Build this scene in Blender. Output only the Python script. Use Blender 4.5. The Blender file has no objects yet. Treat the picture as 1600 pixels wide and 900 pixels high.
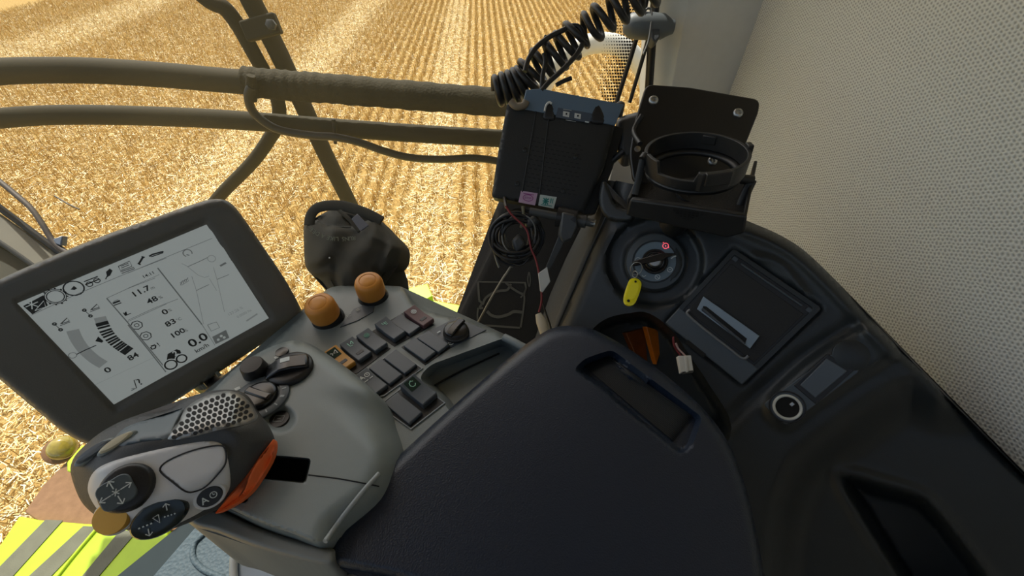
import bpy, bmesh, math, random
import numpy as np
from mathutils import Vector, Matrix
from mathutils.geometry import delaunay_2d_cdt

random.seed(7)
rng = np.random.default_rng(7)
SC = bpy.context.scene
COL = SC.collection

# ------------------------------------------------------------------ camera
FPX = 640.0
PITCH = math.radians(45.0)
YAW = math.radians(3.5)
CAM = np.array([0.0, 0.0, 1.1])
RT = np.array([math.cos(YAW), -math.sin(YAW), 0.0])
FW = np.array([math.sin(YAW) * math.cos(PITCH), math.cos(YAW) * math.cos(PITCH), -math.sin(PITCH)])
UP = np.cross(RT, FW)
ZZ = np.array([0.0, 0.0, 1.0])


def ray(x, y):
    return RT * (x - 800.0) / FPX + UP * (450.0 - y) / FPX + FW


def at(x, y, d):
    """point seen at photo position (x, y), d metres in front of the lens"""
    return CAM + ray(x, y) * d


def ground(x, y, z):
    r = ray(x, y)
    return CAM + r * ((z - CAM[2]) / r[2])


def camdir(x, y, z):
    v = RT * x + UP * y - FW * z
    return v / np.linalg.norm(v)


def unit(v):
    v = np.asarray(v, float)
    return v / np.linalg.norm(v)


class Pl:
    """a flat surface in the cab: a point and a normal"""

    def __init__(self, P0, n):
        self.P0 = np.asarray(P0, float)
        self.n = unit(n)

    def pt(self, x, y, h=0.0):
        r = ray(x, y)
        return CAM + r * (((self.P0 - CAM) @ self.n + h) / (r @ self.n))

    def pts(self, P, h):
        P = np.asarray(P, float)
        r = RT[None] * ((P[:, 0:1] - 800) / FPX) + UP[None] * ((450 - P[:, 1:2]) / FPX) + FW[None]
        t = ((self.P0 - CAM) @ self.n + np.asarray(h)) / (r @ self.n)
        return CAM[None] + r * t[:, None]

    def off(self, h):
        return Pl(self.P0 + self.n * h, self.n)

    def frame(self, a, b):
        """unit axes: u from photo point a towards b, v across, n"""
        u = unit(self.pt(*b) - self.pt(*a))
        return u, np.cross(self.n, u), self.n


# ------------------------------------------------------------------ materials
MATS = {}


def mat(name, col, rough=0.5, metal=0.0, var=0.06, vscale=40.0, bump=0.0, bscale=600.0, spec=0.5,
        emit=None, estr=0.0, trans=0.0, coat=0.0, bdist=0.0006, col2=None):
    if name in MATS:
        return MATS[name]
    m = bpy.data.materials.new(name)
    m.use_nodes = True
    nt = m.node_tree
    b = nt.nodes['Principled BSDF']
    tc = nt.nodes.new('ShaderNodeTexCoord')
    nz = nt.nodes.new('ShaderNodeTexNoise')
    nz.inputs['Scale'].default_value = vscale
    nz.inputs['Detail'].default_value = 5
    nt.links.new(tc.outputs['Object'], nz.inputs['Vector'])
    rp = nt.nodes.new('ShaderNodeMix')
    rp.data_type = 'RGBA'
    c = np.array(col)
    lo = np.clip(c * (1 - var), 0, 1)
    hi = np.clip(c * (1 + var), 0, 1) if col2 is None else np.array(col2)
    rp.inputs[6].default_value = (*lo, 1)
    rp.inputs[7].default_value = (*hi, 1)
    nt.links.new(nz.outputs['Fac'], rp.inputs[0])
    nt.links.new(rp.outputs[2], b.inputs['Base Color'])
    b.inputs['Roughness'].default_value = rough
    b.inputs['Metallic'].default_value = metal
    b.inputs['Specular IOR Level'].default_value = spec
    b.inputs['Coat Weight'].default_value = coat
    b.inputs['Transmission Weight'].default_value = trans
    if emit is not None:
        b.inputs['Emission Color'].default_value = (*emit, 1)
        b.inputs['Emission Strength'].default_value = estr
    if bump > 0:
        n2 = nt.nodes.new('ShaderNodeTexVoronoi')
        n2.inputs['Scale'].default_value = bscale
        nt.links.new(tc.outputs['Object'], n2.inputs['Vector'])
        bp = nt.nodes.new('ShaderNodeBump')
        bp.inputs['Strength'].default_value = bump
        bp.inputs['Distance'].default_value = bdist
        nt.links.new(n2.outputs['Distance'], bp.inputs['Height'])
        nt.links.new(bp.outputs['Normal'], b.inputs['Normal'])
    MATS[name] = m
    return m


# ------------------------------------------------------------------ objects
ROOT = {}


def wloc(o):
    v = np.zeros(3)
    while o is not None:
        v = v + np.array(o.location)
        o = o.parent
    return v


def thing(name, label, cat, loc, group=None):
    o = bpy.data.objects.new(name, None)
    o.empty_display_size = 0.02
    COL.objects.link(o)
    o.location = tuple(float(a) for a in loc)
    o['label'] = label
    o['category'] = cat
    if group:
        o['group'] = group
    return o


def tag(o, label=None, cat=None, group=None, kind=None):
    if label:
        o['label'] = label
    if cat:
        o['category'] = cat
    if group:
        o['group'] = group
    if kind:
        o['kind'] = kind
    return o


def obj(name, V, Fc, m, parent=None, smooth=True, bevel=0.0, seg=2, angle=35, solid=0.0, label=None):
    """link world-space vertices V and faces Fc as ONE mesh object"""
    V = np.asarray(V, float)
    if parent is not None:
        base = wloc(parent)
    else:
        base = np.array([(V[:, 0].min() + V[:, 0].max()) / 2, (V[:, 1].min() + V[:, 1].max()) / 2, V[:, 2].min()])
    me = bpy.data.meshes.new(name)
    me.from_pydata((V - base).tolist(), [], [list(map(int, f)) for f in Fc])
    bm = bmesh.new()
    bm.from_mesh(me)
    bmesh.ops.recalc_face_normals(bm, faces=bm.faces)
    bm.to_mesh(me)
    bm.free()
    me.validate()
    if isinstance(m, (list, tuple)):
        for q in m:
            me.materials.append(q)
    else:
        me.materials.append(m)
    o = bpy.data.objects.new(name, me)
    COL.objects.link(o)
    if parent is not None:
        o.parent = parent
    else:
        o.location = tuple(base)
    if solid:
        s = o.modifiers.new('solid', 'SOLIDIFY')
        s.thickness = solid
        s.offset = 0
    if bevel:
        b = o.modifiers.new('bevel', 'BEVEL')
        b.width = bevel
        b.segments = seg
        b.limit_method = 'ANGLE'
        b.angle_limit = math.radians(angle)
        b.harden_normals = False
    if smooth:
        me.shade_smooth()
        if bevel or smooth == 'auto':
            try:
                me.set_sharp_from_angle(angle=math.radians(40))
            except Exception:
                pass
    if label:
        o['label'] = label
    return o


def smooth_poly(P, n=6, closed=True):
    P = np.asarray(P, float)
    out = []
    N = len(P)
    rngi = range(N) if closed else range(N - 1)
    for i in rngi:
        if closed:
            p0, p1, p2, p3 = P[(i - 1) % N], P[i], P[(i + 1) % N], P[(i + 2) % N]
        else:
            p0, p1, p2, p3 = P[max(i - 1, 0)], P[i], P[i + 1], P[min(i + 2, N - 1)]
        for k in range(n):
            t = k / n
            out.append(0.5 * ((2 * p1) + (-p0 + p2) * t + (2 * p0 - 5 * p1 + 4 * p2 - p3) * t * t
                              + (-p0 + 3 * p1 - 3 * p2 + p3) * t ** 3))
    if not closed:
        out.append(P[-1])
    return np.array(out)


def round_poly(P, r, n=5):
    """polygon with its corners rounded by about r"""
    P = np.asarray(P, float)
    out = []
    N = len(P)
    for i in range(N):
        a, b, c = P[i - 1], P[i], P[(i + 1) % N]
        la, lc = np.linalg.norm(a - b), np.linalg.norm(c - b)
        ra = min(r, la * 0.48)
        rc = min(r, lc * 0.48)
        s = b + (a - b) / la * ra
        e = b + (c - b) / lc * rc
        for k in range(n + 1):
            t = k / n
            out.append((1 - t) ** 2 * s + 2 * t * (1 - t) * b + t * t * e)
    return np.array(out)


def resample(P, step):
    P = np.asarray(P, float)
    out = []
    for i in range(len(P)):
        a, b = P[i], P[(i + 1) % len(P)]
        n = max(1, int(round(np.linalg.norm(b - a) / step)))
        for k in range(n):
            out.append(a + (b - a) * k / n)
    return np.array(out)


def dseg(Q, A, B):
    AB = B - A
    t = np.clip(((Q - A) @ AB) / max(AB @ AB, 1e-12), 0, 1)
    return np.linalg.norm(Q - (A + t[:, None] * AB), axis=1)


def dline(Q, P, closed=False):
    P = np.asarray(P, float)
    Q = np.asarray(Q, float)
    d = np.full(len(Q), 1e9)
    n = len(P)
    for i in range(n if closed else n - 1):
        d = np.minimum(d, dseg(Q, P[i], P[(i + 1) % n]))
    return d


def inside(Q, P):
    P = np.asarray(P, float)
    Q = np.asarray(Q, float)
    c = np.zeros(len(Q), bool)
    n = len(P)
    j = n - 1
    for i in range(n):
        yi, yj, xi, xj = P[i, 1], P[j, 1], P[i, 0], P[j, 0]
        k = ((yi > Q[:, 1]) != (yj > Q[:, 1])) & (Q[:, 0] < (xj - xi) * (Q[:, 1] - yi) / ((yj - yi) + 1e-12) + xi)
        c ^= k
        j = i
    return c


def sdf(Q, P):
    """positive inside"""
    d = dline(Q, P, True)
    return np.where(inside(Q, P), d, -d)


def inset(P, d):
    """polygon moved inwards by d"""
    P = np.asarray(P, float)
    out = []
    N = len(P)
    ar = 0.5 * sum(P[i - 1][0] * P[i][1] - P[i][0] * P[i - 1][1] for i in range(N))
    for i in range(N):
        t = P[(i + 1) % N] - P[i - 1]
        t = t / (np.linalg.norm(t) + 1e-9)
        nrm = np.array([-t[1], t[0]]) * (1 if ar > 0 else -1)
        out.append(P[i] + nrm * d)
    return np.array(out)


def sstep(x):
    x = np.clip(x, 0, 1)
    return x * x * (3 - 2 * x)


def relief(name, outline, plane, h=None, step=6.0, m=None, parent=None, thick=0.02, down=None, rw=0.0, rh=0.0,
           back=True, label=None, loops=()):
    """a moulded panel: outline on a plane, height h(photo points) along the normal, edge rounding, sides and back"""
    B = resample(outline, step)
    lo, hi = B.min(0), B.max(0)
    gx, gy = np.meshgrid(np.arange(lo[0] + step / 2, hi[0], step), np.arange(lo[1] + step / 2, hi[1], step))
    gx = gx + (np.arange(gx.shape[0]) % 2)[:, None] * step * 0.5
    G = np.c_[gx.ravel(), gy.ravel()]
    G = G[sdf(G, B) > step * 0.45]
    nb = len(B)
    E = [(i, (i + 1) % nb) for i in range(nb)]
    A = [B]
    n0 = nb
    for Lp in loops:
        closed = not isinstance(Lp, tuple)
        R = resample(Lp, step) if closed else resample(np.array(Lp), step)[:-max(1, int(round(np.linalg.norm(np.array(Lp[0]) - np.array(Lp[-1])) / step))) or None]
        R = R[sdf(R, B) > 0.8]
        G = G[dline(G, R, closed) > step * 0.5]
        E += [(n0 + i, n0 + (i + 1) % len(R)) for i in range(len(R) if closed else len(R) - 1)]
        A.append(R)
        n0 += len(R)
    A = np.vstack(A + [G])
    res = delaunay_2d_cdt([Vector(p) for p in A], E, [], 1, 1e-6, True)
    vc = np.array([[v.x, v.y] for v in res[0]])
    fc = res[2]
    hh = np.zeros(len(vc)) if h is None else np.asarray(h(vc), float).copy()
    if rw > 0:
        d = np.clip(dline(vc, B, True) / rw, 0, 1)
        hh = hh - rh * (1 - np.sqrt(np.clip(1 - (1 - d) ** 2, 0, 1)))
    V = plane.pts(vc, hh)
    orig = res[3]
    idx = {}
    for i, ol in enumerate(orig):
        for q in ol:
            idx[q] = i
    loop = [idx[i] for i in range(nb)]
    F = [tuple(f) for f in fc]
    dn = -plane.n if down is None else unit(down)
    n0 = len(V)
    W = V[loop] + dn[None] * thick
    V = np.vstack([V, W])
    for i in range(nb):
        j = (i + 1) % nb
        F.append((loop[i], loop[j], n0 + j, n0 + i))
    if back:
        F.append(tuple(n0 + i for i in range(nb)))
    o = obj(name, V, F, m, parent, smooth='auto', label=label)
    o.data.set_sharp_from_angle(angle=math.radians(55))
    return o


def slab3(name, P, n, thick, m, parent=None, bevel=0.0, seg=2, label=None, **k):
    """flat outline of world points, its face at P and its body behind it (-n)"""
    P = np.asarray(P, float)
    N = len(P)
    V = np.vstack([P, P - np.asarray(n)[None] * thick])
    F = [tuple(range(N)), tuple(range(2 * N - 1, N - 1, -1))]
    for i in range(N):
        j = (i + 1) % N
        F.append((i, j, N + j, N + i))
    return obj(name, V, F, m, parent, smooth='auto', bevel=bevel, seg=seg, label=label, **k)


def slab(name, outline, plane, thick, m, parent=None, bevel=0.0, h=0.0, seg=2, label=None, **k):
    P = np.array([plane.pt(x, y, h) for x, y in outline])
    return slab3(name, P, plane.n, thick, m, parent, bevel, seg, label, **k)


def frame_slab(name, outer, inner, plane, thick, m, parent=None, bevel=0.0, h=0.0, label=None):
    """a flat frame with a hole; outer and inner have equal point counts"""
    A = np.array([plane.pt(x, y, h) for x, y in outer])
    B = np.array([plane.pt(x, y, h) for x, y in inner])
    return ring_slab(name, A, B, plane.n, thick, m, parent, bevel, label)


def ring_slab(name, A, B, n, thick, m, parent=None, bevel=0.0, label=None):
    N = len(A)
    d = np.asarray(n)[None] * thick
    V = np.vstack([A, B, A - d, B - d])
    F = []
    for i in range(N):
        j = (i + 1) % N
        F += [(i, j, N + j, N + i), (2 * N + i, 2 * N + j, j, i), (N + i, N + j, 3 * N + j, 3 * N + i),
              (3 * N + i, 3 * N + j, 2 * N + j, 2 * N + i)]
    return obj(name, V, F, m, parent, smooth='auto', bevel=bevel, label=label)


def frames_along(P, closed=False):
    N = len(P)
    T = np.zeros_like(P)
    for i in range(N):
        a = P[(i - 1) % N] if (closed or i > 0) else P[i]
        b = P[(i + 1) % N] if (closed or i < N - 1) else P[i]
        T[i] = unit(b - a)
    u = np.cross(T[0], [0.31, 0.17, 0.93])
    u = unit(u)
    U = [u]
    for i in range(1, N):
        u = U[-1] - T[i] * (U[-1] @ T[i])
        U.append(unit(u))
    U = np.array(U)
    return T, U, np.cross(T, U)


def tube_geo(P, r, res=10, closed=False, flat=1.0, side=None):
    P = np.asarray(P, float)
    N = len(P)
    T, U, W = frames_along(P, closed)
    if side is not None:
        s = unit(side)
        U = np.array([unit(s - t * (s @ t)) for t in T])
        W = np.cross(T, U)
    r = np.full(N, r) if np.isscalar(r) else np.asarray(r, float)
    V = []
    for i in range(N):
        for k in range(res):
            a = 2 * math.pi * k / res
            V.append(P[i] + U[i] * math.cos(a) * r[i] + W[i] * math.sin(a) * r[i] * flat)
    F = []
    M = N if closed else N - 1
    for i in range(M):
        i2 = (i + 1) % N
        for k in range(res):
            k2 = (k + 1) % res
            F.append((i * res + k, i * res + k2, i2 * res + k2, i2 * res + k))
    if not closed:
        F.append(tuple(range(res - 1, -1, -1)))
        F.append(tuple((N - 1) * res + k for k in range(res)))
    return np.array(V), F


def merge(geos):
    V, F, n = [], [], 0
    for v, f in geos:
        V.append(np.asarray(v, float))
        F += [tuple(n + q for q in t) for t in f]
        n += len(v)
    return np.vstack(V), F


def tube(name, P, r, m, parent=None, res=10, closed=False, sm=6, label=None, flat=1.0, side=None):
    P = np.asarray(P, float)
    if sm:
        P = smooth_poly(P, sm, closed)
    V, F = tube_geo(P, r, res, closed, flat, side)
    o = obj(name, V, F, m, parent, smooth=True, label=label)
    o.data.set_sharp_from_angle(angle=math.radians(60))
    return o


def axes(n, ref=None):
    n = unit(n)
    ref = RT if ref is None else np.asarray(ref, float)
    u = unit(ref - n * (ref @ n))
    return u, np.cross(n, u), n


def lathe_geo(prof, O, n, seg=40, ref=None, cap=True):
    u, v, n = axes(n, ref)
    V, F = [], []
    for r, h in prof:
        for k in range(seg):
            a = 2 * math.pi * k / seg
            V.append(O + u * r * math.cos(a) + v * r * math.sin(a) + n * h)
    for i in range(len(prof) - 1):
        for k in range(seg):
            k2 = (k + 1) % seg
            F.append((i * seg + k, i * seg + k2, (i + 1) * seg + k2, (i + 1) * seg + k))
    if cap:
        F.append(tuple(range(seg - 1, -1, -1)))
        F.append(tuple((len(prof) - 1) * seg + k for k in range(seg)))
    return np.array(V), F


def lathe(name, prof, O, n, m, parent=None, seg=40, label=None, cap=True):
    V, F = lathe_geo(prof, np.asarray(O, float), n, seg, None, cap)
    o = obj(name, V, F, m, parent, smooth='auto', label=label)
    o.data.set_sharp_from_angle(angle=math.radians(42))
    return o


def box_geo(O, u, v, n, a, b, c):
    """box centred on O in u and v, standing on O along n"""
    V = []
    for k in (0, c):
        for s, t in ((-1, -1), (1, -1), (1, 1), (-1, 1)):
            V.append(O + u * s * a / 2 + v * t * b / 2 + n * k)
    F = [(3, 2, 1, 0), (4, 5, 6, 7), (0, 1, 5, 4), (1, 2, 6, 5), (2, 3, 7, 6), (3, 0, 4, 7)]
    return np.array(V), F


def box(name, O, u, v, n, a, b, c, m, parent=None, bevel=0.001, seg=2, label=None):
    V, F = box_geo(np.asarray(O, float), u, v, n, a, b, c)
    return obj(name, V, F, m, parent, smooth='auto', bevel=bevel, seg=seg, label=label)


def prism_geo(prof, O, s, n, w, width):
    """profile (along s, height n) swept across w"""
    N = len(prof)
    V = []
    for q in (-0.5, 0.5):
        for a, h in prof:
            V.append(O + s * a + n * h + w * q * width)
    F = [tuple(range(N)), tuple(range(2 * N - 1, N - 1, -1))]
    for i in range(N):
        j = (i + 1) % N
        F.append((i, j, N + j, N + i))
    return np.array(V), F


def prism(name, prof, O, s, n, w, width, m, parent=None, bevel=0.001, seg=2, label=None):
    V, F = prism_geo(prof, np.asarray(O, float), s, n, w, width)
    return obj(name, V, F, m, parent, smooth='auto', bevel=bevel, seg=seg, label=label)


def ribbon(P, w, n):
    """flat strip of width w along world points P on a surface of normal n"""
    P = np.asarray(P, float)
    N = len(P)
    V, F = [], []
    for i in range(N):
        a, b = P[max(i - 1, 0)], P[min(i + 1, N - 1)]
        t = unit(b - a)
        s = np.cross(n, t)
        V += [P[i] + s * w / 2, P[i] - s * w / 2]
    for i in range(N - 1):
        F.append((2 * i, 2 * i + 1, 2 * i + 3, 2 * i + 2))
    return np.array(V), F


def text_geo(s, O, u, n, size, align='LEFT', bold=0.0, sx=1.0):
    cu = bpy.data.curves.new('text', 'FONT')
    cu.body = s
    cu.size = 1.0
    cu.align_x = align
    cu.align_y = 'CENTER'
    cu.offset = bold
    cu.resolution_u = 3
    o = bpy.data.objects.new('text', cu)
    COL.objects.link(o)
    dg = bpy.context.evaluated_depsgraph_get()
    me = bpy.data.meshes.new_from_object(o.evaluated_get(dg))
    bpy.data.objects.remove(o)
    bpy.data.curves.remove(cu)
    v = np.cross(n, u)
    V = np.array([O + u * p.co.x * size * sx + v * p.co.y * size for p in me.vertices])
    F = [tuple(p.vertices) for p in me.polygons]
    bpy.data.meshes.remove(me)
    return V, F


def rect_pts(O, u, v, a, b, r=0.0, n=4):
    P = np.array([[-a / 2, -b / 2], [a / 2, -b / 2], [a / 2, b / 2], [-a / 2, b / 2]])
    if r > 0:
        P = round_poly(P, r, n)
    return np.array([O + u * p[0] + v * p[1] for p in P])


def arcp(O, u, v, r, a0, a1, n=16, rv=None):
    rv = r if rv is None else rv
    return [O + u * r * math.cos(t) + v * rv * math.sin(t) for t in np.linspace(math.radians(a0), math.radians(a1), n)]


# palette
M_DECK = mat('grey_console_plastic', (0.185, 0.212, 0.210), 0.42, bump=0.25, bscale=900, bdist=0.0003)
M_DECKD = mat('dark_grey_plastic', (0.05, 0.053, 0.053), 0.45, bump=0.2, bscale=900, bdist=0.0003)
M_SHELL = mat('grey_shell_plastic', (0.198, 0.228, 0.226), 0.4, bump=0.2, bscale=900, bdist=0.0003)
M_BLACK = mat('black_plastic', (0.012, 0.012, 0.013), 0.42, bump=0.15, bscale=900)
M_BLACKG = mat('black_gloss_plastic', (0.010, 0.010, 0.011), 0.22)
M_ROCK = mat('rocker_plastic', (0.062, 0.076, 0.090), 0.4, bump=0.15, bscale=1200, bdist=0.0002)  # blued and lightened to carry the sky's reflection in the colour
M_HOLE = mat('dark_hollow', (0.004, 0.004, 0.004), 0.8)
M_LID = mat('navy_black_leathergrain', (0.0085, 0.0155, 0.0310), 0.40, bump=0.5, bscale=800, bdist=0.0004, var=0.12, vscale=14)
M_SIDE = mat('black_moulded_plastic', (0.0170, 0.0210, 0.0230), 0.42, bump=0.25, bscale=700, bdist=0.0004, var=0.15)
M_SIDEG = mat('slate_plastic_and_sheen', (0.056, 0.070, 0.083), 0.4, bump=0.2, bscale=800, bdist=0.0003)  # lightened to paint the socket panel's sheen; also hinges and drawer front
M_BLUEG = mat('blue_grey_plastic', (0.22, 0.28, 0.34), 0.4)
M_ORANGE = mat('amber_knob_plastic', (0.62, 0.25, 0.035), 0.42, var=0.12)
M_MARK = mat('pale_marking', (0.62, 0.66, 0.64), 0.6)
M_GREEN = mat('green_marking', (0.32, 0.62, 0.48), 0.6)
M_METAL = mat('bright_steel', (0.42, 0.43, 0.43), 0.38, metal=1.0)
M_WHITE = mat('white_plastic', (0.62, 0.62, 0.58), 0.5)
M_RED = mat('red_wire_rubber', (0.20, 0.022, 0.028), 0.5)
M_CABLE = mat('black_cable_rubber', (0.016, 0.016, 0.016), 0.45)
# ------------------------------------------------------------------ ground outside
GZ = -1.9


def field():
    m = bpy.data.materials.new('stubble_soil')
    m.use_nodes = True
    nt = m.node_tree
    b = nt.nodes['Principled BSDF']
    b.inputs['Roughness'].default_value = 0.9
    b.inputs['Specular IOR Level'].default_value = 0.1
    tc = nt.nodes.new('ShaderNodeTexCoord')
    n1 = nt.nodes.new('ShaderNodeTexNoise')
    n1.inputs['Scale'].default_value = 22
    n1.inputs['Detail'].default_value = 8
    n1.inputs['Roughness'].default_value = 0.75
    nt.links.new(tc.outputs['Object'], n1.inputs['Vector'])
    r = nt.nodes.new('ShaderNodeValToRGB')
    r.color_ramp.elements[0].position = 0.34
    r.color_ramp.elements[0].color = (0.23, 0.135, 0.035, 1)
    r.color_ramp.elements[1].position = 0.66
    r.color_ramp.elements[1].color = (0.55, 0.375, 0.135, 1)
    nt.links.new(n1.outputs['Fac'], r.inputs['Fac'])
    nt.links.new(r.outputs['Color'], b.inputs['Base Color'])
    V = [(-40, -6, GZ), (25, -6, GZ), (25, 60, GZ), (-40, 60, GZ)]
    o = obj('ground', V, [(0, 1, 2, 3)], m, smooth=False)
    tag(o, 'harvested grain field of brown soil under golden stubble', 'ground', kind='structure')

    def straw_mat(name, stops):
        m = bpy.data.materials.new(name)
        m.use_nodes = True
        nt = m.node_tree
        b = nt.nodes['Principled BSDF']
        b.inputs['Roughness'].default_value = 0.6
        b.inputs['Specular IOR Level'].default_value = 0.25
        g = nt.nodes.new('ShaderNodeNewGeometry')
        r = nt.nodes.new('ShaderNodeValToRGB')
        cr = r.color_ramp
        while len(cr.elements) < len(stops):
            cr.elements.new(0.5)
        for e, (p, c) in zip(cr.elements, stops):
            e.position = p
            e.color = (*c, 1)
        nt.links.new(g.outputs['Random Per Island'], r.inputs['Fac'])
        nt.links.new(r.outputs['Color'], b.inputs['Base Color'])
        return m

    def in_view(X, Y):
        P = np.c_[X, Y, np.full(len(X), GZ)] - CAM[None]
        z = P @ FW
        x = (P @ RT) / z * FPX + 800
        y = 450 - (P @ UP) / z * FPX
        return (z > 0.1) & (x > -260) & (x < 1120) & (y > -120) & (y < 1010)

    def blades(X, Y, Z, L, Wd, tilt, az, bend=0.25):
        n = len(X)
        ax, ay = np.cos(az), np.sin(az)
        dx, dy, dz = np.sin(tilt) * ax, np.sin(tilt) * ay, np.cos(tilt)
        b0 = np.c_[X, Y, Z]
        D = np.c_[dx, dy, dz]
        side = rng.uniform(0, 2 * math.pi, n)
        S = np.c_[np.cos(side), np.sin(side), np.zeros(n)]
        S = S - D * (S * D).sum(1)[:, None]
        S /= np.linalg.norm(S, axis=1)[:, None] + 1e-9
        tip = b0 + D * L[:, None]
        w = (S * Wd[:, None] / 2)
        V = np.stack([b0 - w, b0 + w, tip + w * 0.7, tip - w * 0.7], 1).reshape(-1, 3)
        return V

    def build(name, V, m, label, cat):
        n = len(V) // 4
        me = bpy.data.meshes.new(name)
        me.vertices.add(4 * n)
        me.vertices.foreach_set('co', V.ravel())
        me.loops.add(4 * n)
        me.loops.foreach_set('vertex_index', np.arange(4 * n, dtype=np.int32))
        me.polygons.add(n)
        me.polygons.foreach_set('loop_start', np.arange(0, 4 * n, 4, dtype=np.int32))
        me.polygons.foreach_set('loop_total', np.full(n, 4, dtype=np.int32))
        me.update()
        me.materials.append(m)
        o = bpy.data.objects.new(name, me)
        COL.objects.link(o)
        tag(o, label, cat, kind='stuff')

    # standing stubble in drilled rows
    sp = 0.19
    N = 420000
    X = rng.uniform(-15, 7, N)
    Y = rng.uniform(-1.5, 18, N)
    row = np.round(X / sp) * sp
    order = 1 - sstep((-X - 1.9) / 1.5) * 0.62
    spread = np.where(rng.random(N) < order, 0.022, 0.075)
    X = row + rng.normal(0, 1, N) * spread
    def strips(X):
        a = np.exp(-((X + 0.78) / 0.36) ** 4)
        b = np.exp(-((X + 3.8) / 0.55) ** 4) * 0.9
        c = np.exp(-((X + 11.2) / 1.0) ** 4) * 0.8
        return np.clip(a + b + c, 0, 1)
    keep = in_view(X, Y) & (rng.random(N) > strips(X) * 0.72)
    X, Y = X[keep], Y[keep]
    n = len(X)
    L = rng.uniform(0.05, 0.15, n)
    V = blades(X, Y, np.full(n, GZ), L, rng.uniform(0.004, 0.009, n), np.abs(rng.normal(0, 0.34, n)), rng.uniform(0, 6.28, n))
    build('stubble', V, straw_mat('stubble_straw', [(0.0, (0.30, 0.165, 0.035)), (0.45, (0.54, 0.34, 0.09)), (0.8, (0.76, 0.54, 0.19)), (1.0, (0.95, 0.79, 0.38))]),
          'golden cut stubble standing in drilled rows across the field', 'stubble')
    # loose chaff, thick in the wheel tracks and the swaths
    N = 520000
    X = rng.uniform(-15, 7, N)
    Y = rng.uniform(-1.5, 18, N)
    ph = np.abs(((X / sp) % 1.0) - 0.5) * 2      # 1 on a row, 0 between
    p = 0.30 + 0.70 * strips(X) + 0.22 * sstep((-X - 1.5) / 2)
    p = p * (1 - 0.35 * (1 - ph) * (X > -2.6))
    near = (Y < 4.0)
    p = np.clip(p + near * 0.35, 0, 1)
    keep = in_view(X, Y) & (rng.random(N) < p)
    X, Y = X[keep], Y[keep]
    n = len(X)
    V = blades(X, Y, GZ + rng.uniform(0.01, 0.07, n), rng.uniform(0.03, 0.10, n), rng.uniform(0.004, 0.009, n),
               rng.normal(1.5, 0.14, n), rng.uniform(0, 6.28, n))
    build('chaff', V, straw_mat('chaff_straw', [(0.0, (0.46, 0.31, 0.09)), (0.35, (0.82, 0.64, 0.29)), (0.7, (0.97, 0.87, 0.54)), (1.0, (0.99, 0.96, 0.74))]),
          'pale loose straw and chaff lying in the wheel tracks', 'straw')


field()

# ------------------------------------------------------------------ cab shell
M_ROOF = mat('cab_lining', (0.22, 0.22, 0.215), 0.8)
M_FLOOR = mat('blue_grey_floor_mat', (0.055, 0.085, 0.105), 0.7, bump=0.7, bscale=160, bdist=0.002, var=0.25, vscale=120)
o = obj('ceiling', [(-1.0, -0.75, 2.0), (0.72, -0.75, 2.0), (0.72, 1.62, 2.0), (-1.0, 1.62, 2.0),  # unseen front overhang lengthened to keep the sun off radio and cap
                    (-1.0, -0.75, 2.1), (0.72, -0.75, 2.1), (0.72, 1.62, 2.1), (-1.0, 1.62, 2.1)],
        [(0, 1, 2, 3), (7, 6, 5, 4), (0, 1, 5, 4), (1, 2, 6, 5), (2, 3, 7, 6), (3, 0, 4, 7)], M_ROOF, smooth=False)
tag(o, kind='structure')
o = obj('wall_rear', [(-1.0, -0.75, 0.0), (0.72, -0.75, 0.0), (0.72, -0.75, 1.35), (-1.0, -0.75, 1.35),  # unseen; cut low to let sky light in from behind
                      (-1.0, -0.85, 0.0), (0.72, -0.85, 0.0), (0.72, -0.85, 1.35), (-1.0, -0.85, 1.35)],
        [(0, 1, 2, 3), (7, 6, 5, 4), (0, 1, 5, 4), (1, 2, 6, 5), (2, 3, 7, 6), (3, 0, 4, 7)], M_ROOF, smooth=False)
tag(o, kind='structure')

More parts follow.
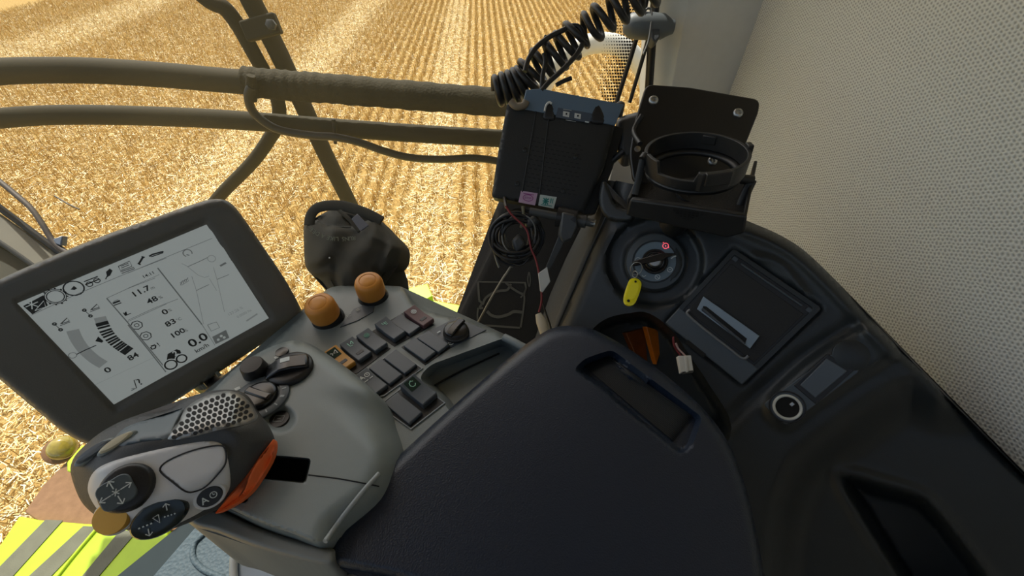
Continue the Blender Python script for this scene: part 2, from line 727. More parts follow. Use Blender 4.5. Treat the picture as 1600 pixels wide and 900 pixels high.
# fabric wall on the right
def fabric():
    m = bpy.data.materials.new('woven_grey_fabric')
    m.use_nodes = True
    nt = m.node_tree
    b = nt.nodes['Principled BSDF']
    b.inputs['Roughness'].default_value = 0.9
    b.inputs['Specular IOR Level'].default_value = 0.15
    tc = nt.nodes.new('ShaderNodeTexCoord')
    def M(op, a, b=None):
        q = nt.nodes.new('ShaderNodeMath')
        q.operation = op
        for i, s in enumerate((a, b)):
            if s is None:
                continue
            if isinstance(s, (int, float)):
                q.inputs[i].default_value = s
            else:
                nt.links.new(s, q.inputs[i])
        return q.outputs[0]
    wz = nt.nodes.new('ShaderNodeTexNoise')
    wz.inputs['Scale'].default_value = 90
    nt.links.new(tc.outputs['Object'], wz.inputs['Vector'])
    sx = nt.nodes.new('ShaderNodeSeparateXYZ')
    nt.links.new(tc.outputs['Object'], sx.inputs[0])
    wob = M('MULTIPLY', M('SUBTRACT', wz.outputs['Fac'], 0.5), 0.9)
    ca, sa = math.cos(math.radians(20)), math.sin(math.radians(20))
    yr = M('ADD', M('MULTIPLY', sx.outputs[1], ca), M('MULTIPLY', sx.outputs[2], sa))
    zr = M('SUBTRACT', M('MULTIPLY', sx.outputs[2], ca), M('MULTIPLY', sx.outputs[1], sa))
    vv_ = M('ADD', M('MULTIPLY', zr, 1 / 0.0047), wob)
    row_ = M('FLOOR', vv_)
    uu_ = M('ADD', M('ADD', M('MULTIPLY', yr, 1 / 0.0064), M('MULTIPLY', row_, 0.5)), wob)
    fx = M('SUBTRACT', M('FRACT', uu_), 0.5)
    fy = M('SUBTRACT', M('FRACT', vv_), 0.5)
    dist = M('SQRT', M('ADD', M('MULTIPLY', fx, fx), M('MULTIPLY', M('MULTIPLY', fy, fy), 0.8)))
    nz = nt.nodes.new('ShaderNodeTexNoise')
    nz.inputs['Scale'].default_value = 6
    nt.links.new(tc.outputs['Object'], nz.inputs['Vector'])
    r = nt.nodes.new('ShaderNodeValToRGB')
    r.color_ramp.elements[0].position = 0.12
    r.color_ramp.elements[0].color = (0.36, 0.36, 0.335, 1)
    r.color_ramp.elements[1].position = 0.42
    r.color_ramp.elements[1].color = (0.66, 0.66, 0.62, 1)
    nt.links.new(dist, r.inputs['Fac'])
    nt.links.new(r.outputs['Color'], b.inputs['Base Color'])
    bp = nt.nodes.new('ShaderNodeBump')
    bp.inputs['Strength'].default_value = 0.8
    bp.inputs['Distance'].default_value = 0.002
    nt.links.new(dist, bp.inputs['Height'])
    nt.links.new(bp.outputs['Normal'], b.inputs['Normal'])
    x0 = 0.66
    V = [(x0, -0.75, 0.0), (x0, 1.25, 0.0), (x0, 1.25, 2.0), (x0, -0.75, 2.0),
         (x0 + .06, -0.75, 0.0), (x0 + .06, 1.25, 0.0), (x0 + .06, 1.25, 2.0), (x0 + .06, -0.75, 2.0)]
    o = obj('wall_right', V, [(0, 1, 2, 3), (7, 6, 5, 4), (0, 1, 5, 4), (1, 2, 6, 5), (2, 3, 7, 6), (3, 0, 4, 7)], m, smooth=False)
    tag(o, kind='structure')


fabric()

# corner pillar
def pillar():
    Yp = 1.12
    def onY(x, y, dy=0.0):
        r = ray(x, y)
        return CAM + r * ((Yp + dy) / r[1])
    top = 1.95
    m = mat('pillar_grey_lining', (0.62, 0.62, 0.59), 0.6, bump=0.15, bscale=700)
    a0, b0, e0 = onY(1024, 132), onY(1136, 142), onY(1050, 135)
    a1, b1, e1 = onY(1032, 0), onY(1204, 0), onY(1075, 0)
    def ext(p, q, z):
        return p + (q - p) * (z - p[2]) / (q[2] - p[2])
    rows = []
    for z in (0.0, 0.3, 0.6, 0.9, 1.3, top):
        A, E, B = ext(a0, a1, z), ext(e0, e1, z), ext(b0, b1, z)
        rows.append([A + np.array([0, 0.05, 0]), E, B, np.array([0.70, Yp + .01, z]), np.array([0.70, Yp + .12, z]), A + np.array([0, .14, 0])])
    V = np.array(rows).reshape(-1, 3)
    F = []
    for i in range(len(rows) - 1):
        for k in range(6):
            F.append((i * 6 + k, i * 6 + (k + 1) % 6, (i + 1) * 6 + (k + 1) % 6, (i + 1) * 6 + k))
    F += [tuple(range(6)), tuple((len(rows) - 1) * 6 + k for k in range(6))]
    o = obj('trim_1', V, F, m, bevel=0.012, seg=3, smooth='auto')
    tag(o, 'grey lined cab corner pillar between windscreen and fabric side', 'pillar', kind='structure')
    # dark rubber edge beside it
    P = [onY(1031, -60), onY(1024, 0), onY(1019, 60), onY(1014, 135), onY(1008, 240)]
    o = tube('trim_2', P, 0.012, M_BLACK, flat=0.8)
    tag(o, kind='structure')
    P = [onY(1022, -90, .02), onY(1010, 0, .02), onY(990, 75, .02), onY(966, 152, .02), onY(940, 240, .02)]
    o = tube('trim_3', P, 0.006, M_BLACK)
    tag(o, kind='structure')
    P = [onY(1040, -40, .01), onY(1022, 25, .01), onY(1006, 85, .01), onY(984, 160, .01)]
    t = tube('cable', P, 0.005, M_CABLE)
    tag(t, 'thin black cable running down inside the corner beside the grey pillar', 'cable')


pillar()

# wrap-round windscreen, dusty glass lit by the sun
def glass():
    m = bpy.data.materials.new('dusty_glass')
    m.use_nodes = True
    nt = m.node_tree
    nt.nodes.clear()
    out = nt.nodes.new('ShaderNodeOutputMaterial')
    tr = nt.nodes.new('ShaderNodeBsdfTransparent')
    tr.inputs['Color'].default_value = (0.98, 0.985, 0.97, 1)
    du = nt.nodes.new('ShaderNodeBsdfTranslucent')
    du.inputs['Color'].default_value = (0.92, 0.78, 0.42, 1)
    tc = nt.nodes.new('ShaderNodeTexCoord')
    nz = nt.nodes.new('ShaderNodeTexNoise')
    nz.inputs['Scale'].default_value = 3.0
    nz.inputs['Detail'].default_value = 4
    nt.links.new(tc.outputs['Object'], nz.inputs['Vector'])
    mr = nt.nodes.new('ShaderNodeMapRange')
    mr.inputs['From Min'].default_value = 0.3
    mr.inputs['From Max'].default_value = 0.7
    mr.inputs['To Min'].default_value = 0.012
    mr.inputs['To Max'].default_value = 0.026
    nt.links.new(nz.outputs['Fac'], mr.inputs['Value'])
    mx = nt.nodes.new('ShaderNodeMixShader')
    nt.links.new(mr.outputs['Result'], mx.inputs['Fac'])
    nt.links.new(tr.outputs[0], mx.inputs[1])
    nt.links.new(du.outputs[0], mx.inputs[2])
    nt.links.new(mx.outputs[0], out.inputs['Surface'])
    path = smooth_poly([(.52, 1.17), (.3, 1.19), (0, 1.2), (-.4, 1.15), (-.72, .97), (-.92, .66), (-.98, .3), (-.99, -.2), (-.99, -.72)], 5, False)
    V, F = [], []
    for x, y in path:
        V += [(x, y, -0.05), (x, y, 1.99)]
    for i in range(len(path) - 1):
        F.append((2 * i, 2 * i + 2, 2 * i + 3, 2 * i + 1))
    o = obj('window_1', V, F, m, smooth=True)
    tag(o, 'dusty wrap-round windscreen glass of the cab', 'window', kind='structure')
    # dotted black print along its right-hand edge
    VV, FF = [], []
    Yg = 1.185
    def onY(x, y):
        r = ray(x, y)
        return CAM + r * (Yg / r[1])
    n = 0
    for j in range(-8, 34):
        for i in range(13):
            y = j * 5.0
            xe = 1010 - 0.0 - (max(y, 0) * 0.24 + max(y - 40, 0) * 0.045) + (8 if y < 0 else 0)
            x = xe - 3 - i * 4.1 + (2 if j % 2 else 0)
            s = 2.35 - i * 0.16
            lim = 13 if y < 110 else 13 - (y - 110) / 6
            if s < 0.5 or i > lim:
                continue
            for k in range(6):
                a = k * math.pi / 3
                VV.append(onY(x + s * math.cos(a), y + s * math.sin(a)))
            FF.append(tuple(range(n, n + 6)))
            n += 6
    p = obj('dot_print', VV, FF, M_BLACK, o, smooth=False)
    p['kind'] = 'stuff'


glass()

# ------------------------------------------------------------------ rails and posts outside the glass
M_PIPE = mat('dark_painted_pipe', (0.040, 0.035, 0.022), 0.8, spec=0.2)
M_PIPEW = mat('rough_foam_sleeve', (0.036, 0.032, 0.020), 0.85, spec=0.2, bump=0.4, bscale=140, bdist=0.003)


def outy(x, y, Y):
    r = ray(x, y)
    return CAM + r * (Y / r[1])


YR = 1.36
up = [(-620, 290), (-380, 190), (-240, 146), (-140, 128), (-60, 118), (0, 112), (70, 110), (150, 111), (250, 117), (330, 124), (400, 130), (520, 139), (650, 150), (790, 161), (900, 171)]
t = thing('hand_rail', 'upper of two curved dark pipes across the windscreen, right half in a ribbed sleeve', 'rail', outy(400, 130, YR), 'curved pipes outside the windscreen')
tube('pipe', [outy(x, y, YR) for x, y in up], 0.0345, M_PIPE, t, res=20)
P = smooth_poly([outy(x, y, YR) for x, y in [(383, 128), (450, 134), (520, 139), (650, 150), (790, 161), (900, 171)]], 24, False)
rr = 0.0425 + 0.0012 * np.sin(np.arange(len(P)) * 1.1) + 0.0008 * np.sin(np.arange(len(P)) * 0.37)
rr[0] = 0.038
V, F = tube_geo(P, rr, 22)
obj('sleeve', V, F, M_PIPEW, t)
tube('tape_end', [outy(x, y, YR - .05) for x, y in [(392, 118), (393, 140), (396, 158)]], [0.012, 0.016, 0.010] , M_PIPEW, t, sm=0)
lo = [(-620, 390), (-380, 278), (-240, 228), (-140, 207), (-60, 193), (0, 185), (80, 180), (180, 180), (300, 184), (400, 190), (500, 198), (640, 208), (790, 217), (900, 224)]
t2 = thing('hand_rail', 'lower bare dark pipe of the two curved pipes across the windscreen', 'rail', outy(400, 190, YR), 'curved pipes outside the windscreen')
tube('pipe', [outy(x, y, YR) for x, y in lo], 0.029, M_PIPE, t2, res=20)
tube('cable_tie', [outy(*q, YR - .033) for q in [(521, 186), (523, 200), (524, 224)]], 0.006, M_CABLE, t2, sm=3)
c = tube('hose', [outy(x, y, YR - .055) for x, y in [(393, 135), (388, 150), (394, 172), (412, 190), (440, 204), (490, 212), (522, 214), (560, 222), (600, 236), (640, 246), (690, 249), (740, 247), (785, 253), (820, 262)]], 0.0125, M_CABLE, res=12)
tag(c, 'black cable looping off the sleeved pipe and along under the lower pipe', 'cable')

YP = 1.62
t = thing('mirror_post', 'thick straight dark post slanting down behind both pipes', 'post', outy(470, 190, YP))
tube('post', [outy(x, y, YP) for x, y in [(366, -60), (392, 0), (430, 72), (476, 170), (506, 236), (550, 325), (590, 410)]], 0.032, M_PIPE, t, res=18)
fr = axes(np.array([0, -1.0, 0.35]))
b = box('clamp_bracket', outy(412, 44, YP - .055), unit(outy(437, 40, YP) - outy(385, 54, YP)), unit(np.cross(fr[2], unit(outy(437, 40, YP) - outy(385, 54, YP)))), fr[2], 0.118, 0.058, 0.03, M_PIPE, t, bevel=0.006)
lathe('bolt', [(0.016, 0), (0.016, 0.012), (0.010, 0.016)], outy(425, 39, YP - .088), fr[2], M_DECKD, t, seg=6)
c = tube('mirror_stay', [outy(x, y, YP - .03) for x, y in [(280, -40), (325, 0), (350, 12), (371, 38), (387, 66), (408, 104), (428, 140), (436, 168), (434, 192), (424, 212), (394, 254), (340, 310), (290, 376), (200, 500)]], 0.024, M_PIPE, res=16)
tag(c, 'thin bent dark pipe beside the thick post, kinked below the lower rail', 'pipe')

c = tube('guard_hoop', [outy(x, y, 1.75) for x, y in [(806, 452), (814, 380), (822, 300), (830, 215), (838, 168), (850, 134), (866, 107), (890, 84), (918, 70), (946, 67), (970, 73), (990, 88), (1005, 110), (1015, 140)]], 0.036, mat('cream_painted_tube', (0.66, 0.64, 0.56), 0.45), res=18)
tag(c, 'cream white tube hoop outside behind the coiled cord', 'tube')

# lime machine parts outside
M_LIME = mat('lime_green_paint', (0.42, 0.62, 0.02), 0.35, var=0.08)
def lime_block():
    t = thing('header_bracket', 'lime green machine bracket outside behind the switch panel', 'bracket', ground(690, 475, -0.5))
    pl = Pl((0, 0, -0.5), (0, 0, 1))
    slab('base_plate', [(560, 470), (640, 462), (728, 478), (760, 520), (720, 560), (560, 540)], pl, 0.10, M_LIME, t, bevel=0.006)
    pt = Pl((0, 0, -0.40), (0, 0, 1))
    a = [pt.pt(634, 451), pt.pt(668, 443), pt.pt(676, 462), pt.pt(645, 480)]
    slab3('upright', a, ZZ, 0.11, M_LIME, t, bevel=0.004)


lime_block()


def platform():
    zp = -0.12
    pl = Pl((0, 0, zp), (0, 0, 1))
    t = thing('platform', 'lime green platform with grey grip stripes at the lower corner', 'platform', ground(120, 860, zp - .04))
    base = slab('plate', [(-90, 985), (30, 806), (60, 812), (130, 818), (258, 822), (262, 838), (215, 905), (150, 990)], pl, 0.03, M_LIME, t, bevel=0.004)
    ms = mat('worn_grip_tape', (0.135, 0.14, 0.10), 0.8, var=0.3, vscale=30, bump=0.5, bscale=300)
    for q in ([(71, 812), (98, 813), (20, 900), (-30, 960), (-65, 960), (-15, 900)],
              [(130, 822), (154, 823), (75, 905), (30, 960), (2, 960), (45, 900)],
              [(188, 828), (214, 830), (150, 905), (115, 960), (85, 960), (124, 905)]):
        slab('grip_stripe', q, pl.off(0.0022), 0.002, ms, t)
    tube('seam_ridge', [pl.pt(x, y, 0.002) for x, y in [(154, 823), (110, 875), (60, 940)]], 0.0045, M_LIME, t, sm=3)
    mr = mat('rusty_steel', (0.20, 0.095, 0.04), 0.8, var=0.25, vscale=50, col2=(0.30, 0.165, 0.085), bump=0.4, bscale=200)
    o = slab('rust_plate', [(38, 800), (68, 757), (110, 715), (175, 690), (330, 700), (330, 822), (258, 830), (160, 824), (60, 815)], Pl((0, 0, zp - 0.02), (0, 0, 1)), 0.02, mr, None, bevel=0.003)
    tag(o, 'rust brown steel plate beyond the lime green platform', 'plate')
    # round lamp at the plate's edge
    t = thing('marker_lamp', 'round amber marker lamp on a lime bracket below the display', 'lamp', pl.pt(100, 706))
    O = pl.pt(99, 700)
    ax = unit(np.array([0.45, -0.35, 0.82]))
    lathe('lens', [(0.0335, 0), (0.034, 0.012), (0.030, 0.024), (0.018, 0.031), (0.003, 0.033)], O, ax, mat('amber_lens', (0.32, 0.25, 0.04), 0.15, var=0.5, vscale=90, coat=0.6), t)
    lathe('housing', [(0.036, -0.035), (0.040, -0.01), (0.038, 0.002), (0.034, 0.004)], O + ax * 0.0 + np.array([-.012, -.004, -.004]), ax, mr, t)
    slab('bracket', [(104, 722), (128, 694), (138, 700), (140, 722), (125, 742), (104, 736)], pl.off(0.012), 0.03, M_LIME, t, bevel=0.004)


platform()

# cab floor with the ribbed mat
fl = Pl((0, 0, 0), (0, 0, 1))
FX = [ground(205, 915, 0), ground(292, 822, 0)]
o = obj('floor', [(FX[0][0] - .06, -0.75, 0), (FX[0][0] - .06, FX[0][1], 0), (FX[1][0] - .02, FX[1][1], 0), (-0.5, 0.55, 0), (0.0, 0.62, 0), (0.7, 1.1, 0), (0.7, -0.75, 0),
                  (FX[0][0] - .06, -0.75, -.06), (FX[0][0] - .06, FX[0][1], -.06), (FX[1][0] - .02, FX[1][1], -.06), (-0.5, 0.55, -.06), (0.0, 0.62, -.06), (0.7, 1.1, -.06), (0.7, -0.75, -.06)],
        [(0, 1, 2, 3, 4, 5, 6), (13, 12, 11, 10, 9, 8, 7)] + [(i, (i + 1) % 7, 7 + (i + 1) % 7, 7 + i) for i in range(7)], mat('floor_sill_paint', (0.036, 0.048, 0.053), 0.9, spec=0.15), smooth=False)
tag(o, kind='structure')
t = thing('floor_mat', 'blue grey ribbed rubber floor mat under the control console', 'mat', ground(330, 860, 0.0))
A = [(234, 905), (306, 822), (345, 803), (420, 800), (620, 830), (640, 1010), (190, 1010)]
slab('mat', A, fl.off(0.012), 0.011, M_FLOOR, t, bevel=0.004)
tube('rib', [fl.pt(x, y, 0.014) for x, y in [(318, 835), (304, 850), (302, 872), (318, 890), (350, 905), (380, 930)]], 0.006, M_FLOOR, t)

# seat pedestal corner below the console
t = thing('pedestal', 'grey rounded console pedestal on the floor mat', 'pedestal', ground(430, 890, 0.012))
ppl = Pl((0, 0, 0.30), (0, 0, 1))
relief('cover', smooth_poly([(364, 866), (372, 858), (392, 862), (450, 872), (560, 880), (620, 900), (620, 985), (380, 985), (368, 930)], 4), ppl, None, 7, M_BLUEG, t, thick=0.28, rw=10, rh=0.012)
tube('rim', [ppl.pt(x, y, 0.004) for x, y in [(372, 960), (367, 925), (365, 880), (369, 864), (385, 859)]], 0.006, mat('pale_grey_plastic', (0.36, 0.38, 0.37), 0.45), t)
lathe('button', [(0.012, -.004), (0.012, 0.002), (0.010, 0.004), (0.008, 0.003)], ppl.pt(398, 872), ZZ, M_DECKD, t, seg=24)

# left window frame bar with cord
def left_bar():
    pl = Pl(at(60, 385, 0.86), camdir(0.55, 0.35, 0.75))
    t = thing('door_frame', 'beige grey door frame bar behind the display at the edge', 'frame', pl.pt(60, 400))
    m = mat('beige_grey_paint', (0.24, 0.225, 0.18), 0.5)
    slab('face', [(-420, 18), (-60, 288), (0, 333), (100, 402), (130, 425), (160, 470), (70, 430), (0, 381), (-60, 345), (-420, 90)], pl, 0.03, m, t, bevel=0.004)
    tube('seal', [pl.pt(x, y, 0.004) for x, y in [(-420, 10), (-240, 145), (-60, 280), (0, 325), (50, 362), (98, 398), (150, 440)]], 0.0065, M_BLACK, t)
    slab('inner_channel', [(-420, 92), (-60, 345), (0, 384), (52, 416), (120, 470), (60, 500), (0, 440), (-60, 420), (-420, 180)], pl.off(-0.02), 0.02, mat('olive_dark_paint', (0.07, 0.068, 0.05), 0.6), t, bevel=0.003)
    tube('bead', [pl.pt(x, y, -0.004) for x, y in [(-420, 90), (-240, 216), (-60, 343), (0, 378), (60, 420), (110, 460)]], 0.005, M_DECKD, t)
    tube('scratch', [pl.pt(x, y, 0.0005) for x, y in [(41, 365), (75, 391)]], 0.0008, M_DECKD, t, sm=0)
    c = thing('cord', 'dark cord with a grey blue clip hanging past the door frame bar', 'cord', at(60, 340, .83))
    tube('wire', [at(x, y, 0.82) for x, y in [(-150, 180), (-30, 262), (0, 284), (22, 302), (48, 325), (66, 350), (80, 373), (92, 386), (110, 398)]], 0.005, mat('brown_cord', (0.07, 0.055, 0.045), 0.6), c)
    slab3('clip', [at(82, 373, .815), at(97, 368, .815), at(95, 384, .815), at(86, 381, .815)], -FW, 0.012, mat('slate_blue_plastic', (0.18, 0.21, 0.27), 0.5), c, bevel=0.002)
    h = tube('stray_wire', [at(85, 306, .95), at(105, 318, .95), at(124, 327, .95)], 0.0016, M_CABLE)
    tag(h, 'short thin wire stuck outside above the display', 'wire')


left_bar()
# ------------------------------------------------------------------ control console
PC = Pl((0, 0.2, 0.705), (0, 0.1, 1))
PS = PC.off(0.034)
con = thing('control_console', 'grey control console with rocker switches and knobs left of the armrest', 'console', PC.pt(560, 640, -0.1))
E1 = unit(PC.pt(617, 546) - PC.pt(560, 588))
E2 = unit(np.cross(E1, PC.n))
if E2 @ (PC.pt(661, 575) - PC.pt(617, 546)) < 0:
    E2 = -E2

deck_out = [(300, 640), (345, 600), (398, 557), (442, 520), (478, 487), (500, 462), (520, 448), (560, 446), (618, 447), (632, 452), (652, 478), (675, 487),
            (735, 503), (790, 523), (806, 538), (826, 548), (860, 560), (850, 640), (760, 730), (640, 760), (520, 740), (400, 700)]
tray = round_poly([(654, 590), (672, 570), (790, 527), (825, 552), (880, 545), (860, 640), (740, 700), (693, 628), (668, 606)], 12)
lab = [(541, 508), (556, 476), (585, 458), (604, 476), (580, 492)]


def deck_h(Q):
    h = np.zeros(len(Q))
    h -= 0.030 * sstep(sdf(Q, tray) / 11.0)
    # the rear part stands a little higher than the switch field
    ridge = np.array([(440, 560), (500, 545), (560, 515), (640, 478), (700, 470)])
    d = dline(Q, ridge)
    return h


relief('deck', smooth_poly(deck_out, 3), PC, deck_h, 6, M_DECK, con, thick=0.11, rw=14, rh=0.010, loops=[tray, inset(tray, 4), inset(tray, 11)])
# raised switch fields
def field_frame(name, q, lift=0.0012, m=M_DECK):
    P = [PC.pt(*p, lift) for p in q]
    slab3(name, P, PC.n, 0.003, m, con, bevel=0.0006)


def C8(x, y):
    return (480 + x / 5.0, 440 + y / 5.0)


# recessed dark wells behind the switches
M_WELL = mat('switch_well_black', (0.010, 0.011, 0.012), 0.5)
M_TRIM = mat('silver_trim', (0.24, 0.27, 0.28), 0.4)


def well(q, tw=0.0011, h=0.0010):
    slab('switch_frame', q, PC, 0.0022, M_WELL, con, h=h)
    P = np.array([PC.pt(*p, h + 0.0005) for p in q])
    c = P.mean(0)
    inn = np.array([p + (c - p) / np.linalg.norm(c - p) * 0.0016 for p in P])
    ring_slab('silver_line', P, inn, PC.n, 0.0012, M_TRIM, con)


well([C8(330, 790), C8(690, 528), C8(905, 675), C8(600, 893), C8(430, 930)])
well([(590, 634), (646, 591), (696, 629), (642, 671)])
slab('switch_frame', [C8(210, 545), C8(390, 440), C8(650, 520), C8(390, 715), C8(270, 735)], PC, 0.002, M_WELL, con, h=0.0008)
slab('switch_frame', [C8(510, 385), C8(770, 230), C8(990, 335), C8(680, 505)], PC, 0.002, M_WELL, con, h=0.0008)
slab('switch_frame', [C8(735, 510), C8(955, 385), C8(1120, 515), C8(920, 650)], PC, 0.002, M_WELL, con, h=0.0008)
slab('knob_plate', [C8(945, 390), C8(1160, 280), C8(1400, 375), C8(1125, 515)], PC, 0.002, M_ROCK, con, h=0.0010, bevel=0.0004)
slab('label_plate', [(531, 511), (553, 482), (586, 470), (583, 487), (560, 500)], PC, 0.002, M_ROCK, con, h=0.0012, bevel=0.0004)


def seg_icon(kind):
    """little line icons, in units of about one switch half"""
    c = [(math.cos(a), math.sin(a)) for a in np.linspace(0, 2 * math.pi, 17)]
    if kind == 'leg':
        return [[(-.6, .8), (-.5, -.6), (.2, -.7)], [(.7, .8), (-.05, .0), (.7, -.4), (.7, .8)]]
    if kind == 'engine':
        return [[(.7 * x, .7 * y) for x, y in c], [(-.5, .4), (.5, -.4)], [(-.5, -.4), (.5, .4)], [(-.7, 0), (.7, 0)], [(0, -.7), (0, .7)]]
    if kind == 'step':
        return [[(-.6, .7), (-.6, .1), (.1, .1), (.1, -.5), (.6, -.5)], [(0, .7), (0, .4), (.6, .4), (.6, .0)]]
    if kind == 'disc':
        return [[(.75 * x, .75 * y) for x, y in c], [(.4 * x, .4 * y) for x, y in c], [(-.2, 0), (.2, 0)]]
    if kind == 'hex':
        return [[(.75 * math.cos(a), .85 * math.sin(a)) for a in np.linspace(0.6, 5.9, 7)], [(-.2, .75), (.2, 1.0)]]
    if kind == 'ramp':
        return [[(.8, .7), (-.1, -.1), (.8, -.6), (.8, .7)], [(-.9, .4), (-.4, .0), (-.7, -.5)]]
    if kind == 'tri':
        return [[(-.5, .7), (-.5, -.7), (.6, -.5), (-.5, .7)], [(.7, .6), (.9, .2)]]
    if kind == 'hash':
        return [[(-.7, .3), (.7, .3)], [(-.7, -.3), (.7, -.3)], [(-.3, .7), (-.3, -.7)], [(.3, .7), (.3, -.7)]]
    if kind == 'clock':
        return [[(.8 * x, .8 * y) for x, y in c], [(0, .5), (0, 0), (.4, 0)]]
    return []


def icon_geo(kind, O, u, v, n, s, w):
    return merge([ribbon([O + u * x * s + v * y * s for x, y in pl_], w, n) for pl_ in seg_icon(kind)])


def rocker(px_, m, icon=None, im=None, tilt=0.0, lens=False, L=0.0385, W=0.0178, flatk=False, txt=None, label=None, bar=False, lift=0.0):
    O = PC.pt(*px_, 0.001)
    u, s, n = E1, E2, PC.n
    a, b = L / 2, 0.006
    if flatk:
        prof = [(-a, 0), (a, 0), (a, 0.0030), (a - .001, .0040), (-a + .001, .0040), (-a, 0.0030)]
        top = 0.0040
        on, oO = n, O + n * top
    else:
        h0, h1, h2 = 0.0068 + lift, 0.0042 + lift * .6, 0.0052 + lift * .4
        prof = [(-a, 0), (a, 0), (a, h2 - .001), (a - .001, h2), (0, h1), (-a + .0012, h0), (-a, h0 - .001)]
        on = unit(n * (a) + s * (h0 - h1) * 1.0)
        oO = O - s * a * 0.5 + n * (h0 + h1) / 2
    r = prism('rocker_switch', prof, O, s, n, u, W, m, con, bevel=0.0007, label=label)
    tt = -unit(np.cross(on, u))
    if tt @ s > 0:
        tt = -tt
    if lens:
        P = rect_pts(oO + on * 0.0003, u, tt, W * 0.66, L * 0.36, 0.001)
        slab3('icon_lens', P, on, 0.0006, mat('dark_green_lens', (0.012, 0.03, 0.025), 0.2), r, bevel=0.0)
    if icon:
        V, F = icon_geo(icon, oO + on * 0.0007, u, tt, on, 0.0043, 0.0009)
        obj('icon', V, F, im or M_MARK, r, smooth=False)
    if txt:
        V, F = merge([text_geo('A', oO + on * .0006 - u * .0062, u, on, 0.0078, bold=.02),
                      icon_geo('clock', oO + on * .0006 + u * .003, u, tt, on, .0033, .0008),
                      ribbon([oO + on * .0006 - u * .006 - tt * .0062, oO + on * .0006 + u * .0 - tt * .0062], .0008, on),
                      ribbon([oO + on * .0006 + u * .002 - tt * .0062, oO + on * .0006 + u * .006 - tt * .0062], .0008, on)])
        obj('icon', V, F, M_MARK, r, smooth=False)
    if bar:
        P = rect_pts(O + s * a * 0.45 + n * (0.0051 + lift * .5), u, s, W * 0.52, L * 0.13, 0.0012)
        slab3('lock_slide', P, n, 0.002, M_BLACK, r, bevel=0.0004)
    return r


M_YEL = mat('amber_switch_plastic', (0.50, 0.24, 0.03), 0.4)
M_MAUVE = mat('dull_red_switch_plastic', (0.115, 0.055, 0.055), 0.45)
rocker((532, 565), M_YEL, 'ramp', M_MARK, lens=True, bar=True, label='amber rocker switch half under the grey shell', lift=.003)
rocker((557.5, 550), M_ROCK, 'leg', M_GREEN, bar=True, label='rocker switch with a pale green leg icon', lift=.002)
rocker((582.5, 536), M_ROCK, 'engine', mat('dim_green_marking', (0.10, 0.25, 0.18), .6), label='rocker switch with a round engine icon', lift=.002)
rocker((611, 519), M_ROCK, 'step', M_GREEN, label='rocker switch with a stepped line icon', lift=.004)
rocker((634, 509.5), M_ROCK, flatk=False, lift=-0.002)
rocker((655.5, 499), M_MAUVE, 'disc', M_MARK, bar=True, label='dull red rocker switch with a round brake icon', lift=.003)
rocker((580, 600), M_ROCK, txt=True, label='rocker switch marked A with a clock', lift=.0)
rocker((603, 583), M_ROCK, flatk=True)
rocker((626, 567.5), M_ROCK, flatk=True)
rocker((656, 548), M_ROCK, flatk=True)
rocker((677.5, 536), M_ROCK, flatk=True)
rocker((630.5, 640), M_ROCK, flatk=True, L=0.041)
rocker((655.5, 616), M_ROCK, 'hex', M_GREEN, lens=True, label='raised rocker switch with a green ring icon', lift=.006, L=.037, W=.02)

# rotary knob at the deck's far corner
O = PC.pt(713, 521, 0.003)
k = lathe('rotary_knob', [(0.0165, 0), (0.0165, 0.003), (0.0155, 0.004), (0.0150, 0.008), (0.0130, 0.0098), (0.004, 0.0102)], O, PC.n, mat('knob_black_brown', (0.02, 0.018, 0.016), 0.3), con, label='black rotary knob on the switch panel')
prism('grip', [(-.0165, 0), (.0165, 0), (.0155, .004), (0, .0055), (-.0155, .004)], O + PC.n * .0090, unit(E1 * .95 - E2 * .2), PC.n, unit(E2 + E1 * .2), 0.010, M_BLACKG, k, bevel=.0015)
V, F = merge([icon_geo('clock', PC.pt(704.5, 536, .0026), E1, -E2, PC.n, .0036, .0009),
              ribbon([PC.pt(683, 520, .0026), PC.pt(688, 517, .0026)], .0016, PC.n),
              ribbon([PC.pt(706, 504, .0026), PC.pt(720, 500, .0026)], .0016, PC.n)])
obj('icon', V, F, M_MARK, con, smooth=False)
V, F = merge([icon_geo('tri', PC.pt(545, 493, .0026), E1, -E2, PC.n, .0042, .0008), icon_geo('hash', PC.pt(559, 484, .0026), E1, -E2, PC.n, .0036, .0008)])
obj('icon', V, F, mat('dim_marking', (0.34, 0.36, 0.33), .6), con, smooth=False)

# amber push knobs
for i, (b, axx) in enumerate((((514, 500), (-0.02, -0.12, 1)), ((584, 466), (0.04, -0.1, 1)))):
    O = PC.pt(*b, -0.002)
    n = unit(axx)
    kb = lathe('knob_base', [(0.0208, 0), (0.0208, 0.003), (0.0192, 0.006), (0.0185, 0.012), (0.0165, 0.014)], O, n, M_BLACKG, con)
    kn = lathe('push_knob', [(0.0185, 0.013), (0.0190, 0.017), (0.0186, 0.032), (0.0172, 0.0365), (0.0148, 0.0388), (0.0115, 0.0392), (0.0108, 0.0386), (0.0100, 0.0392), (0.003, 0.0394)], O, n, M_ORANGE, con,
               label=('amber push knob nearer the display' if i == 0 else 'amber push knob below the hanging cap'))
# tray rail at the deck's right corner
tube('tray_rail', [PC.pt(788, 527, .002), PC.pt(806, 536, .003), PC.pt(828, 549, .002)], 0.0050, M_DECK, con)
tube('tray_slot', [PC.pt(676, 604, -.026), PC.pt(720, 580, -.027), PC.pt(780, 552, -.027)], 0.0012, M_HOLE, con)

